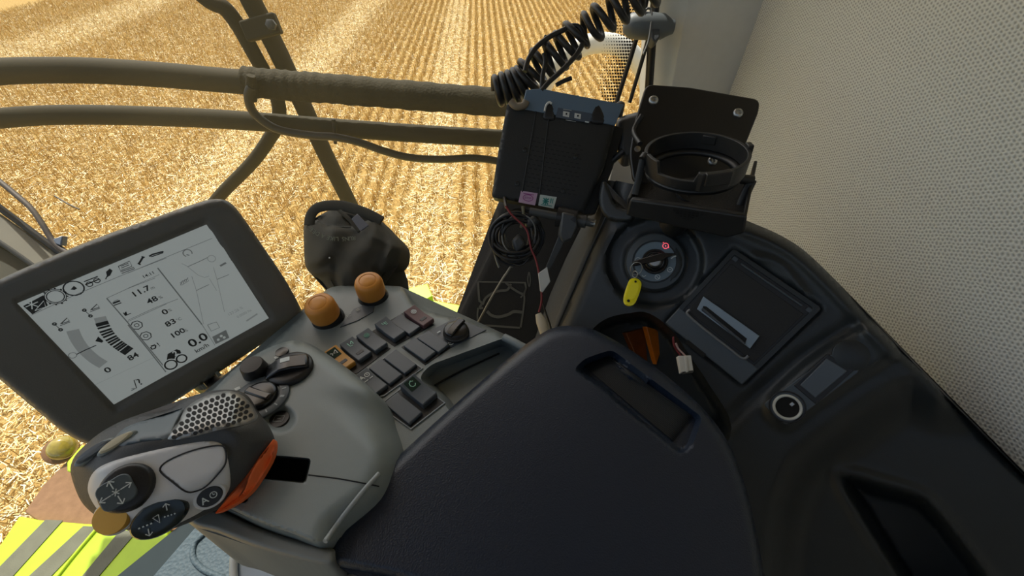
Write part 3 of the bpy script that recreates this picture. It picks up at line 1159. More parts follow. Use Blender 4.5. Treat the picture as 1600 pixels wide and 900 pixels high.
# grey shell with the knobs, standing over the deck
shell_out = smooth_poly([(255, 690), (300, 645), (338, 604), (372, 572), (408, 549), (446, 534), (470, 533), (492, 541), (530, 566), (566, 594), (600, 626), (628, 657),
                         (645, 690), (640, 750), (590, 800), (518, 850), (455, 833), (400, 814), (335, 783), (295, 768), (250, 745)], 3)
edge_r = smooth_poly([(470, 533), (492, 541), (530, 566), (566, 594), (600, 626), (628, 657), (645, 690), (648, 740), (620, 800), (560, 850)], 4, False)
slot = round_poly([(402, 709), (487, 716), (478, 756), (396, 748)], 8)
slot2 = round_poly([(360, 770), (392, 765), (386, 786), (352, 785)], 6)


def shell_h(Q):
    d = dline(Q, edge_r)
    h = -0.010 * (1 - np.clip(d / 26, 0, 1)) ** 2
    # right flank rolls down towards the armrest
    w = sstep((Q[:, 1] - 600) / 90)
    h -= w * 0.055 * (1 - np.clip(d / 78, 0, 1)) ** 2
    # button bowl and dial seat
    r = np.hypot((Q[:, 0] - 437) / 27, (Q[:, 1] - 654) / 23)
    h -= 0.007 * (1 - sstep((r - 0.45) / 0.55))
    h -= 0.030 * sstep(sdf(Q, slot) / 3.0) + 0.030 * sstep(sdf(Q, slot2) / 3.0)
    # front lip: step down towards the near edge
    lip = np.array([(290, 770), (330, 780), (400, 813), (450, 832), (508, 845)])
    dl = dline(Q, lip)
    below = (Q[:, 1] > np.interp(Q[:, 0], lip[:, 0], lip[:, 1])) & (Q[:, 0] > 270)
    return h


relief('shell', shell_out, PS, shell_h, 4.0, M_SHELL, con, thick=0.05, rw=6, rh=0.005, loops=[slot, inset(slot, 3.0), slot2, inset(slot2, 3.0)])
slab('slot_dark', inset(slot, 2.0), PS, 0.001, M_HOLE, con, h=-0.0285)  # near-black sheet makes the hollow slot read dark
slab('slot_dark', inset(slot2, 2.0), PS, 0.001, M_HOLE, con, h=-0.0285)
q_ = smooth_poly([(482, 742), (530, 748), (578, 757), (592, 760)], 8, False)
tube('seam', PS.pts(q_, shell_h(q_) + .0001), .0006, M_HOLE, con, sm=0, res=6)
# lower ledge along the near side
M_LEDGE = mat('grey_ledge_plastic', (0.20, 0.21, 0.20), 0.42)
lp = PS.off(-0.014)
lipl = [(270, 770), (335, 785), (400, 816), (455, 835), (518, 852)]
def ledge_h(Q):
    return -0.010 * (1 - sstep((dline(Q, lipl) - 3) / 9))
relief('ledge', smooth_poly([(276, 772), (330, 772), (400, 802), (455, 822), (514, 840), (524, 868), (516, 884), (470, 876), (400, 856), (340, 833), (296, 818)], 4), lp, ledge_h, 3.5, M_LEDGE, con, thick=0.09, rw=9, rh=0.009)
et = np.array([(592, 740), (572, 762), (553, 785), (538, 804), (523, 824), (508, 846)], float)
tube('end_trim', PS.pts(et, shell_h(et) + .0015), .0020, mat('pale_trim', (.30, .33, .33), .35), con)

# knobs on the shell
def shell_pt(x, y, h=0.0):
    return PS.pt(x, y, h)


O = shell_pt(401, 581)
n = unit(PS.n + np.array([0.03, -0.10, 0]))
k = lathe('rotary_knob', [(0.0128, 0), (0.0126, 0.002), (0.0112, 0.0125), (0.0102, 0.0138), (0.004, 0.0141)], O, n, M_BLACK, con, seg=28, label='tapered black knob at the shell edge')
box('pointer', shell_pt(418, 577, 0.0), E1, E2, n, 0.010, 0.006, 0.004, M_BLACK, k, bevel=.001)
# wedge knob
O = shell_pt(455, 578)
k = lathe('rotary_knob', [(0.0225, 0), (0.0225, 0.003), (0.021, 0.005), (0.017, 0.006)], O, PS.n, M_BLACK, con, seg=36, label='black wedge knob with a white pointer line')
a1 = unit(PS.pt(486, 566) - PS.pt(428, 582))
prism('grip', [(-.024, 0), (.020, 0), (.0185, .006), (.003, .0098), (-.008, .0098), (-.022, .0035)], O + PS.n * .003, a1, PS.n, unit(np.cross(PS.n, a1)), 0.0185, M_BLACKG, k, bevel=.002)
box('pointer_line', O + PS.n * .0127 - a1 * .002 + unit(np.cross(PS.n, a1)) * .004, a1, unit(np.cross(PS.n, a1)), PS.n, .009, .006, .0006, M_MARK, k, bevel=0)
# scale dial
O = shell_pt(408, 622)
k = lathe('scale_ring', [(0.0265, 0), (0.0262, 0.0022), (0.0245, 0.003), (0.0185, 0.003), (0.018, .002)], O, PS.n, mat('slate_dial', (0.07, 0.085, 0.095), 0.4), con, seg=44)
u_, v_, n_ = axes(PS.n)
V, F = merge([ribbon([O + (u_ * math.cos(a) + v_ * math.sin(a)) * .0200 + PS.n * .0034, O + (u_ * math.cos(a) + v_ * math.sin(a)) * .0240 + PS.n * .0034], w_, PS.n)
              for a, w_ in zip(np.radians([100, 75, 50, 25, 0, -25, -50]), [.001, .001, .001, .0016, .0026, .0012, .0012])])
obj('scale_marks', V, F, mat('dial_marks', (0.30, 0.33, 0.34), .6), k, smooth=False)
k2 = lathe('rotary_knob', [(0.0165, .002), (0.0165, .005), (.0150, .007), (.0125, .0075)], O, PS.n, M_BLACKG, con, seg=36, label='black dial knob inside a scale ring')
prism('grip', [(-.0150, 0), (.0150, 0), (.0140, .004), (-.0140, .004)], O + PS.n * .0055, unit(u_ - v_ * .35), PS.n, unit(v_ + u_ * .35), .0075, M_BLACKG, k2, bevel=.0015)
# bowl button
O = shell_pt(437, 656, -.0065)
k = lathe('push_button', [(.0095, -.003), (.0095, .0005), (.0088, .0018), (.003, .002)], O, PS.n, M_BLACK, con, seg=32, label='black push button in a grey bowl')
V, F = merge([ribbon([O + PS.n * .0023 + u_ * x * .0045 + v_ * y * .003 for x, y in q], .0007, PS.n) for q in ([(-1, -1), (1, -1), (1, 1), (-1, 1), (-1, -1)], [(-.4, 0), (.4, 0)])])
obj('icon', V, F, mat('button_mark', (.2, .22, .22), .6), k, smooth=False)
# small screw button near the wedge knob
O = shell_pt(441, 551, 0)
k = lathe('push_button', [(.007, 0), (.0066, .002), (.003, .0024)], O, PS.n, M_BLACKG, con, seg=24)
slab('pointer_mark', [(428, 558), (434, 555), (436, 558), (430, 561)], PS, .0006, M_MARK, con, h=.0008)
slab('pointer_mark', [(366, 607), (374, 603), (376, 607), (368, 611)], PS, .0006, M_MARK, con, h=.0008)

# ------------------------------------------------------------------ armrest
PA = Pl((0, 0.2, 0.727), (0, 0.0, 1))
arm = thing('armrest', 'large navy black padded armrest lid with a recessed tray', 'armrest', PA.pt(850, 720, -.05))
lid = smooth_poly([(506, 862), (516, 842), (548, 795), (600, 735), (660, 678), (730, 615), (800, 555), (845, 522), (870, 511), (900, 509), (925, 514), (975, 540), (1040, 586), (1100, 640),
                   (1138, 692), (1165, 760), (1185, 850), (1197, 960), (1200, 1060), (900, 1060), (760, 960), (640, 910), (560, 892), (520, 882)], 4)
trayo = round_poly([(896, 577), (914, 560), (956, 546), (1098, 652), (1080, 702), (1062, 712)], 10)
lidh_tabl = np.array([(908, 590), (925, 590), (950, 606), (968, 628), (968, 645)])


def lid_h(Q):
    d = sdf(Q, trayo)
    # the tray's near side runs out into a shallow slope
    dep = np.where(d > 0, sstep(d / 9), 0)
    t = np.clip((Q[:, 0] - 900) / 190 * 0.7 + (Q[:, 1] - 560) / 150 * 0.55, 0, 1)
    h = -0.016 * dep * (1 - 0.35 * t)
    # finger tabs
    r = np.hypot((Q[:, 0] - 938) / 30, (Q[:, 1] - 613) / 34)
    r2 = np.hypot((Q[:, 0] - 990) / 36, (Q[:, 1] - 585) / 16)
    tab = np.array([(915, 594), (928, 593), (948, 608), (966, 632), (960, 642), (935, 620)])
    h += 0.010 * dep * sstep(sdf(Q, tab) / 4 + .5)
    tab2 = np.array([(962, 560), (985, 566), (1015, 590), (1012, 600), (985, 592), (966, 575)])
    h += 0.006 * dep * sstep(sdf(Q, tab2) / 4 + .5)
    return h


relief('lid', lid, PA, lid_h, 4.0, M_LID, arm, thick=0.034, rw=17, rh=0.013, loops=[trayo, inset(trayo, 9)])
# ribbed rubber insert on the tray floor
V, F = [], []
geos = []
ti = [(912, 578), (925, 568), (962, 566), (1075, 655), (1060, 690)]
ua = unit(PA.pt(1075, 655) - PA.pt(962, 566))
rib0 = np.array([(912, 572), (1052, 690), (1082, 650), (950, 556)], float)
for i in range(20):
    f = (i + .5) / 20
    q_ = np.array([rib0[0] * (1 - f) + rib0[3] * f + ((rib0[1] * (1 - f) + rib0[2] * f) - (rib0[0] * (1 - f) + rib0[3] * f)) * g_ for g_ in np.linspace(0, 1, 9)])
    geos.append(tube_geo(PA.pts(q_, lid_h(q_) + .0006), 0.0010, 6))
V, F = merge(geos)
obj('ribbed_insert', V, F, mat('ribbed_black_rubber', (0.010, 0.011, 0.011), 0.38), arm)
relief('body', smooth_poly([(530, 880), (600, 760), (740, 640), (880, 530), (920, 530), (1040, 610), (1120, 710), (1165, 840), (1175, 1040), (900, 1040), (640, 890)], 3), PA.off(-.036), None, 14, M_SIDE, arm, thick=0.16)
box('hinge_plate', PA.pt(560, 897, -.038), unit(PA.pt(640, 905) - PA.pt(548, 893)), unit(np.cross(ZZ, unit(PA.pt(640, 905) - PA.pt(548, 893)))), ZZ, .05, .012, .004, M_METAL, arm, bevel=.001)

# ------------------------------------------------------------------ joystick
PJ = Pl(at(265, 725, 0.315), (0.22, -0.30, 0.92))
joy = thing('joystick', 'multifunction control handle with grey faceplate, mesh grille and orange underside', 'joystick', PS.pt(430, 735, -.02))
body = smooth_poly([(111, 742), (113, 720), (128, 700), (160, 674), (205, 652), (262, 640), (292, 622), (330, 611), (362, 609), (385, 617), (402, 642), (418, 664), (428, 690), (420, 716), (402, 752),
                    (372, 778), (335, 797), (290, 818), (250, 831), (215, 832), (180, 822), (150, 806), (126, 782)], 5)
face = smooth_poly([(137, 762), (146, 738), (172, 722), (230, 706), (300, 692), (336, 690), (351, 701), (359, 735), (358, 765), (340, 782), (305, 805), (262, 824), (225, 829), (190, 821), (160, 803), (144, 784)], 5)
grille = smooth_poly([(262, 686), (276, 662), (292, 636), (325, 617), (360, 611), (384, 622), (400, 643), (402, 653), (388, 662), (340, 672), (295, 684)], 4)


def body_top(Q):
    d = np.clip(dline(Q, body, True) / 60, 0, 1)
    h = 0.026 * np.sin(d * math.pi / 2) - 0.012
    # crest between the face and the grille side
    crest = np.array([(130, 715), (200, 688), (300, 672), (400, 668), (420, 690)])
    h += 0.004 * np.exp(-(dline(Q, crest) / 16) ** 2)
    return h


jb = relief('grip_body', body, PJ, body_top, 4.5, mat('charcoal_softgrip', (0.048, 0.051, 0.052), 0.5, bump=.2, bscale=900), joy, thick=0.004, down=None, back=False)
# underside, orange
under = []
GB = resample(body, 5)
vb = PJ.pts(GB, np.full(len(GB), -0.012))
c0 = PJ.pt(285, 735, -0.052)
V = [vb]
rings = [(1.0, 0.0), (0.97, .25), (0.86, .6), (0.66, .88), (0.40, 1.0)]
VV, FF = [], []
nn = len(vb)
for s, d in rings:
    cc = PJ.pt(285, 735, -0.012)
    VV.append(cc + (vb - cc) * s - PJ.n * 0.036 * d)
VV = np.vstack(VV)
for i in range(len(rings) - 1):
    for k in range(nn):
        k2 = (k + 1) % nn
        FF.append((i * nn + k, i * nn + k2, (i + 1) * nn + k2, (i + 1) * nn + k))
FF.append(tuple((len(rings) - 1) * nn + k for k in range(nn)))
obj('grip_underside', VV, FF, mat('charcoal_softgrip', ()), joy)


def on_body(P, extra=0.0):
    P = np.asarray(P, float)
    return PJ.pts(P, body_top(P) + extra)


def patch(name, outline, m, parent, lift, step=4.5, dome=0.0, label=None, hf=None, rw=4, rh=0.0012):
    def hh(Q):
        return body_top(Q) + lift + (hf(Q) if hf else 0)
    return relief(name, outline, PJ, hh, step, m, parent, thick=0.004 + lift, rw=rw, rh=rh, label=label)


# orange flank: a band that wraps the right-hand lower side
M_OR = mat('signal_orange_softgrip', (0.90, 0.17, 0.04), 0.5, var=.08)
oa = smooth_poly([(427, 686), (429, 700), (422, 722), (404, 752), (390, 770), (372, 785), (350, 797), (336, 802), (366, 782), (381, 766), (390, 742), (402, 722), (416, 704)], 3)
def oh(Q):
    return body_top(Q) + .0050
relief('orange_band', oa, PJ, oh, 2.5, M_OR, joy, thick=0.010, rw=3, rh=.001)
oa2 = [(426, 702), (420, 722), (405, 752), (390, 772), (372, 788), (352, 800), (376, 796), (398, 776), (414, 748), (428, 715)]

# blue grey upper flank panel
patch('flank_panel', smooth_poly([(176, 690), (196, 668), (240, 652), (268, 644), (288, 638), (276, 660), (262, 684), (225, 690), (190, 697)], 4), mat('blue_grey_softgrip', (0.135, 0.165, 0.185), .45), joy, 0.0012)
fp = patch('face_plate', face, mat('silver_grey_faceplate', (0.62, 0.63, 0.64), 0.38), joy, 0.0022, rw=6, rh=.0022)
# mesh grille with punched holes
gp = patch('grille', grille, mat('grille_silver', (0.33, 0.33, 0.32), 0.35, metal=.6), joy, 0.0020, rw=4, rh=.0016)
VV, FF, n0 = [], [], 0
gu = np.array([1.0, -0.42]) / math.hypot(1, .42)
gv = np.array([0.36, 0.93])
gc = np.array([335, 648])
for i in range(-16, 17):
    for j in range(-9, 10):
        p = gc + gu * (i * 9.6 + (4.8 if j % 2 else 0)) + gv * j * 7.6
        if sdf(p[None], grille)[0] < 4.2:
            continue
        Q = np.array([p + gu * 3.9 * math.cos(a) + gv * 3.2 * math.sin(a) for a in np.linspace(0, 2 * math.pi, 9)[:-1]])
        W = on_body(Q, 0.0026)
        VV.append(W)
        FF.append(tuple(range(n0, n0 + 8)))
        n0 += 8
h = obj('hole', np.vstack(VV), FF, M_HOLE, gp, smooth=False)
h['kind'] = 'stuff'


def jframe(x, y, lift=0.003):
    q = np.array([[x, y], [x + 6, y], [x, y + 6]])
    W = on_body(q, lift)
    n = unit(np.cross(W[1] - W[0], W[2] - W[0]))
    if n @ PJ.n < 0:
        n = -n
    n = unit(n * .45 + PJ.n * .55 + unit(CAM - W[0]) * .25)
    u = unit(PJ.pt(205, 758) - PJ.pt(170, 775))
    u = unit(u - n * (u @ n))
    return W[0], u, np.cross(n, u), n


# blank cover with a dark outline
tri = smooth_poly([(250, 735), (262, 720), (300, 704), (340, 696), (352, 702), (353, 722), (343, 738), (322, 760), (305, 768), (290, 768), (268, 752)], 4)
cp = patch('cover_plate', tri, mat('silver_grey_faceplate', ()), joy, 0.0032, rw=3, rh=.0008)
W = on_body(np.vstack([tri, tri[:1]]), 0.0030)
V, F = tube_geo(W[:-1], 0.0006, 6, True)
obj('outline', V, F, M_BLACK, cp)
# four-way thumb button
O, u, v, n = jframe(196, 764)
tb = lathe('thumb_button', [(.0160, -.002), (.0160, .002), (.0146, .0042), (.0130, .0048)], *(jframe(200, 762)[0], n), M_BLACK, joy, seg=32, label='black four-way thumb button with white arrows')
lobes = []
for a in np.linspace(0, 2 * math.pi, 49)[:-1]:
    r = .0108 * (1 + 0.10 * math.cos(4 * (a - .9)))
    lobes.append((r * math.cos(a), r * math.sin(a)))
Oc = jframe(189, 769)[0] + n * .0070
slab3('cross_cap', [Oc + u * a + v * b for a, b in lobes], n, .0045, mat('blue_grey_cap', (.075, .095, .105), .4), tb, bevel=.0008)
gl = []
for a in np.radians([10, 100, 190, 280]):
    d = u * math.cos(a) + v * math.sin(a)
    e = u * -math.sin(a) + v * math.cos(a)
    q = Oc + n * .0004
    gl.append(ribbon([q + d * .0028, q + d * .0088], .0007, n))
    gl.append(ribbon([q + d * .0068 + e * .0022, q + d * .0092, q + d * .0068 - e * .0022], .0008, n))
for a in np.radians([10, 70, 130]):
    d = u * math.cos(a) + v * math.sin(a)
    gl.append(ribbon([Oc + n * .0004 - d * .0024, Oc + n * .0004 + d * .0024], .0006, n))
obj('icon', *merge(gl), M_MARK, tb, smooth=False)
# orange round button
O, u, v, n = jframe(178, 807, .004)
lathe('push_button', [(.0112, -.004), (.0112, .003), (.0104, .0044), (.004, .0047)], O, n, mat('ochre_button', (0.85, 0.46, 0.06), .4), joy, seg=32, label='round ochre push button')
V, F = lathe_geo([(.0112, -.001), (.0118, .0008), (.0128, .0002), (.0128, -.001)], O, n, 32)
obj('button_bezel', V, F, mat('silver_grey_faceplate', ()), joy)
# oval dark rocker with arrows
O, u, v, n = jframe(252, 806, .002)
V, F = lathe_geo([(1, -.003), (1, .003), (.9, .0055), (.62, .0062), (.3, .0052)], np.zeros(3), ZZ, 40)
uu = unit(PJ.pt(285, 785) - PJ.pt(222, 824))
uu = unit(uu - n * (uu @ n))
vv = np.cross(n, uu)
V = np.array([O + uu * p[0] * .0178 + vv * p[1] * .0122 + n * p[2] for p in V])
rk = obj('thumb_rocker', V, F, mat('black_green_gloss', (0.012, 0.018, 0.015), 0.18), joy, smooth='auto', label='oval black thumb rocker with two arrows')
gl = []
q0 = O + n * .0068
for sgn in (1, -1):
    c_ = q0 + uu * .0075 * sgn + vv * .004 * sgn
    d = unit(uu * .3 + vv) * sgn
    e = np.cross(n, d)
    gl.append(ribbon([c_ - d * .002, c_ + d * .003], .0007, n))
    gl.append(ribbon([c_ + d * .001 + e * .002, c_ + d * .003, c_ + d * .001 - e * .002], .0007, n))
gl.append(ribbon([q0 + uu * .0018 + vv * .0028, q0 - uu * .0018 + vv * .0028, q0 - vv * .0028, q0 + uu * .0018 + vv * .0028], .0006, n))
for i in range(4):
    gl.append(ribbon([q0 - uu * (.0035 + .0022 * i) + vv * .0005 * i, q0 - uu * (.0046 + .0022 * i) + vv * .0005 * i], .0010, n))
    gl.append(ribbon([q0 + uu * (.0035 + .0018 * i) - vv * (.001 + .0006 * i), q0 + uu * (.0044 + .0018 * i) - vv * (.001 + .0006 * i)], .0010, n))
obj('icon', *merge(gl), M_MARK, rk, smooth=False)
# oval button with A
O, u, v, n = jframe(329, 774, .003)
for nm, sc, hs, mm in (('button_bezel', 1.28, .0, mat('silver_grey_faceplate', ())), ('push_button', 1.0, .0012, M_BLACK)):
    V, F = lathe_geo([(1, -.002), (1, .0015), (.92, .0028), (.3, .003)], np.zeros(3), ZZ, 36)
    V = np.array([O + uu * p[0] * .0086 * sc + vv * p[1] * .0068 * sc + n * (p[2] + hs) for p in V])
    bt = obj(nm, V, F, mm, joy, smooth='auto', label=('oval black button marked A' if nm == 'push_button' else None))
obj('icon', *merge([text_geo('A', O + n * .0045 - uu * .0058 - vv * .0004, uu, n, .0068, bold=.015), icon_geo('clock', O + n * .0045 + uu * .0028, uu, vv, n, .0027, .0006)]), M_MARK, bt, smooth=False)
# two oval side buttons on the far edge
for i, (x, y, m_, a_, b_) in enumerate(((183, 692, mat('pale_sand_button', (.60, .55, .40), .4), .0105, .0030), (148, 706, mat('slate_button', (.10, .12, .14), .4), .0110, .0034))):
    O, u, v, n = jframe(x, y, .001)
    u2 = unit(PJ.pt(200, 678) - PJ.pt(160, 705))
    u2 = unit(u2 - n * (u2 @ n))
    v2 = np.cross(n, u2)
    V, F = lathe_geo([(1, -.002), (1, .002), (.85, .0032), (.2, .0034)], np.zeros(3), ZZ, 30)
    V = np.array([O + u2 * p[0] * a_ + v2 * p[1] * b_ + n * p[2] for p in V])
    obj('push_button', V, F, m_, joy, smooth='auto')
    V = np.array([O + u2 * p[0] * a_ * 1.2 + v2 * p[1] * b_ * 1.45 + n * (p[2] - .0012) for p in lathe_geo([(1, -.003), (1, .001), (.85, .002)], np.zeros(3), ZZ, 30)[0]])
    obj('button_bezel', V, lathe_geo([(1, -.003), (1, .001), (.85, .002)], np.zeros(3), ZZ, 30)[1], M_DECK, joy, smooth='auto')
# stem into the slot
tube('stem', [PJ.pt(330, 738, -.030), PJ.pt(365, 745, -.040), PS.pt(402, 735, -.026)], [.020, .014, .010], M_BLACK, joy, sm=0)

# ------------------------------------------------------------------ display
nM = camdir(0.65, -0.18, 0.74)
PM = Pl(at(27, 475, 0.40), nM)
mon = thing('display', 'tilted dark framed terminal display showing grey readouts', 'screen', PM.pt(240, 640, -.03))
mo = smooth_poly([(-75, 505), (-55, 470), (-10, 443), (60, 412), (150, 375), (240, 343), (315, 317), (340, 312), (357, 315), (375, 333), (410, 384), (445, 436), (468, 478), (471, 490), (462, 502), (420, 530),
                  (350, 575), (270, 629), (200, 668), (160, 688), (140, 693), (124, 689), (90, 668), (40, 626), (-20, 576), (-62, 536)], 4)
sc_c = [(27, 474), (325, 350), (420, 497), (178, 632)]
hole_s = round_poly([(16, 470), (322, 340), (432, 499), (178, 646)], 5)


def mon_h(Q):
    return -0.0035 * sstep(sdf(Q, hole_s) / 7)


relief('housing', mo, PM, mon_h, 5.0, mat('charcoal_display_frame', (0.135, 0.135, 0.122), 0.42, bump=.15, bscale=900, bdist=.0003), mon, thick=0.034, rw=11, rh=0.006)
relief('back_cover', smooth_poly([(10, 500), (300, 370), (420, 480), (150, 640)], 6), PM.off(-.032), None, 14, M_BLACK, mon, thick=0.025)
PMs = PM.off(-0.0026)
scr = slab('screen', sc_c, PMs, 0.002, mat('lcd_panel', (0.25, 0.27, 0.265), 0.35, var=.02, emit=(0.86, 0.95, 0.93), estr=0.17), mon)
SU = unit(PMs.pt(325, 350) - PMs.pt(27, 474))
SV = unit(PMs.pt(27, 474) - PMs.pt(178, 632))
SV = unit(SV - SU * (SV @ SU))
SO = PMs.off(0.0003)
INK = mat('lcd_dark_ink', (0.035, 0.04, 0.04), 0.5)
INKM = mat('lcd_grey_ink', (0.12, 0.13, 0.13), 0.5, emit=(.86, .95, .93), estr=.05)
dk, gy, lt = [], [], []


def SP(x, y):
    return SO.pt(x, y)


def Z1(x, y):          # from the first enlargement
    return (20 + x / 3.104, 350 + y / 3.104)


def Z2(x, y):
    return (200 + x / 3.461, 340 + y / 3.461)


def ln(l, pts, w=.0006):
    l.append(ribbon([SP(*p) for p in pts], w, PM.n))


def st(l, s, p, size, al='LEFT', bold=.01, sx=1.0):
    l.append(text_geo(s, SP(*p), SU, PM.n, size, al, bold, sx))


def poly(l, pts):
    l.append((np.array([SP(*p) for p in pts]), [tuple(range(len(pts)))]))


def circ(l, c, r, w=.0007, n=18, a0=0, a1=360):
    O = SP(*c)
    l.append(ribbon(arcp(O, SU, SV, r, a0, a1, n), w, PM.n))


# tab bar
poly(dk, [Z1(50, 398), Z1(148, 345), Z1(170, 395), Z1(95, 438)])
ln(gy, [Z1(90, 442), Z1(300, 345), Z1(560, 236), Z1(745, 165)], .0005)
ln(gy, [Z2(0, 300), Z2(240, 200), Z2(455, 112)], .0005)
wl = []
O_ = Z1(92, 390)
for a in range(3):
    c = SP(*O_) + PM.n * .0003
    d = SU * math.cos(a * math.pi / 3) + SV * math.sin(a * math.pi / 3)
    wl.append(ribbon([c - d * .0048, c + d * .0048], .0008, PM.n))
wl.append(ribbon([SP(*Z1(*q)) + PM.n * .0003 for q in [(108, 420), (160, 402), (150, 372), (108, 420)]], .0006, PM.n))
circ(dk, Z1(207, 352), .0062, .0008)
circ(dk, Z1(207, 352), .0076, .0006, 25)
for a in np.linspace(0, 2 * math.pi, 13)[:-1]:
    c = SP(*Z1(207, 352))
    d = SU * math.cos(a) + SV * math.sin(a)
    dk.append(ribbon([c + d * .0072, c + d * .0090], .0014, PM.n))
circ(dk, Z1(296, 312), .0075, .0012)
poly(dk, [Z1(280, 318), Z1(296, 300), Z1(312, 312), Z1(300, 320)])
ln(dk, [Z1(345, 280), Z1(412, 254)], .0010)
ln(dk, [Z1(352, 295), Z1(418, 268)], .0012)
circ(dk, Z1(372, 292), .0024, .0008); circ(dk, Z1(408, 274), .0024, .0008)
poly(dk, [Z1(452, 232), Z1(470, 216), Z1(484, 226), Z1(472, 250), Z1(458, 258)])
ln(dk, [Z1(458, 252), Z1(450, 268)], .0009)
for q in ([(512, 205), (566, 180), (578, 205), (522, 226), (512, 205)], [(522, 232), (588, 210)], [(528, 240), (592, 216)], [(524, 205), (560, 190)], [(526, 214), (564, 198)]):
    ln(dk, [Z1(*p) for p in q], .0007)
ln(dk, [Z1(612, 192), Z1(632, 160)], .0018)
ln(dk, [Z1(606, 190), Z1(620, 198)], .0014); ln(dk, [Z1(624, 158), Z1(640, 162)], .0014)
ln(dk, [Z2(115, 210), Z2(130, 200), Z2(180, 186), Z2(192, 184)], .0016)
ln(dk, [Z2(125, 212), Z2(190, 190)], .0010)
n_tab = len(dk)
# gauge one and two
def band(l, pts, w):
    l.append(ribbon(smooth_poly([SP(*p) for p in pts], 5, False), w, PM.n))


band(lt, [Z1(290, 515), Z1(310, 560), Z1(345, 610), Z1(395, 655), Z1(440, 683)], .0095)
band(lt, [Z1(422, 452), Z1(432, 478)], .0095)
P = smooth_poly([SP(*Z1(*q)) for q in [(432, 480), (455, 525), (490, 567), (530, 598), (562, 618)]], 12, False)
idx = np.linspace(0, len(P) - 2, 15).astype(int)
for i in idx:
    t_ = unit(P[i + 1] - P[i])
    s_ = np.cross(PM.n, t_)
    dk.append(ribbon([P[i] - s_ * .0050, P[i] + s_ * .0050], .0021, PM.n))
ln(dk, [Z1(310, 632), Z1(350, 612), Z1(405, 588)], .0009)
poly(dk, [Z1(400, 568), Z1(414, 546), Z1(440, 568), Z1(432, 576)])
circ(gy, Z1(290, 637), .0030, .0006)
for (x, y) in ((240, 485), (385, 418)):
    ln(dk, [Z1(x - 8, y + 0), Z1(x + 24, y - 30), Z1(x + 34, y - 14), Z1(x - 2, y - 2)], .0008)
    ln(dk, [Z1(x - 10, y + 8), Z1(x + 38, y - 10)], .0006)
    circ(dk, Z1(x - 38, y), .0012, .0012, 10); circ(dk, Z1(x - 8, y + 28), .0012, .0012, 10)
    ln(dk, [Z1(x - 38, y), Z1(x - 8, y + 28)], .0005)
st(dk, '0', Z1(447, 716), .0085, bold=.02, sx=1.25)
st(dk, '84', Z1(560, 656), .0085, bold=.02, sx=1.15)
ln(dk, [Z1(575, 808), Z1(600, 795), Z1(588, 758), Z1(596, 756)], .0008)
ln(dk, [Z1(575, 800), Z1(590, 796)], .0006)
st(dk, '?', Z1(606, 772), .0115, bold=.01)
ln(lt, [Z1(395, 782), Z1(700, 640)], .0003)
n_gau = len(dk)
# middle panel
ln(gy, [Z1(455, 360), Z1(560, 312), Z1(690, 262)], .0005)
ln(gy, [Z1(455, 360), Z1(555, 475), Z1(745, 705)], .0011)
ln(gy, [Z1(555, 475), Z1(700, 408), Z1(745, 388)], .0005)
ln(gy, [Z2(0, 555), Z2(140, 490), Z2(270, 440)], .0005)
ln(gy, [Z2(0, 580), Z2(110, 715), Z2(205, 835)], .0011)
ln(gy, [Z2(160, 272), Z2(265, 405), Z2(400, 578)], .0013)
ln(gy, [Z2(400, 578), Z2(470, 690)], .0005)
ln(gy, [Z2(0, 382), Z2(170, 308)], .0004)
st(dk, '14:11', Z2(78, 324), .0045, sx=1.2)
st(dk, '11.7', Z2(20, 422), .0082, bold=.02, sx=1.25); st(gy, 'm', Z2(122, 384), .005)
st(dk, '48', Z2(104, 460), .0082, bold=.02, sx=1.25); st(gy, '%', Z2(168, 436), .005)
st(dk, '0', Z2(186, 518), .0085, bold=.02, sx=1.3); st(gy, '%', Z2(218, 505), .005)
st(dk, '83', Z2(204, 583), .0085, bold=.02, sx=1.25); st(gy, '°C', Z2(262, 558), .005)
st(dk, '100', Z2(230, 646), .0085, bold=.02, sx=1.2); st(gy, '%', Z2(306, 615), .005)
st(dk, '0.0', Z2(330, 690), .0140, bold=.02, sx=1.2)
st(dk, 'km/h', Z2(364, 726), .0072, sx=1.05)
ln(dk, [Z1(485, 385), Z1(520, 372)], .0018); ln(dk, [Z1(490, 395), Z1(526, 382)], .0010); ln(gy, [Z1(488, 376), Z1(512, 366)], .0007)
ln(dk, [Z1(535, 430), Z1(546, 445), Z1(574, 432)], .0008); poly(dk, [Z1(540, 432), Z1(550, 424), Z1(556, 440), Z1(546, 446)])
for c in (Z2(47, 582), Z2(96, 640)):
    circ(dk, c, .0050, .0009, 8)
    circ(dk, c, .0020, .0007, 8)
ln(dk, [Z2(122, 700), Z2(130, 712), Z2(148, 706), Z2(150, 690)], .0014); ln(dk, [Z2(124, 696), Z2(148, 688)], .0016); st(dk, '!', Z2(160, 690), .0075)
# little machine
poly(dk, [Z2(208, 782), Z2(214, 738), Z2(262, 712), Z2(282, 718), Z2(292, 745), Z2(250, 775)])
for c, r in ((Z2(232, 795), .0056), (Z2(290, 762), .0048)):
    O = SP(*c) + PM.n * .0002
    wl.append((np.array(arcp(O, SU, SV, r + .0018, 0, 345, 20)), [tuple(range(20))]))
    dk.append(ribbon(arcp(O + PM.n * .0003, SU, SV, r, 0, 360, 20), .0016, PM.n))
wl.append(text_geo('2', SP(*Z2(246, 740)) + PM.n * .0003, SU, PM.n, .0085, bold=.03))
n_fig = len(dk)
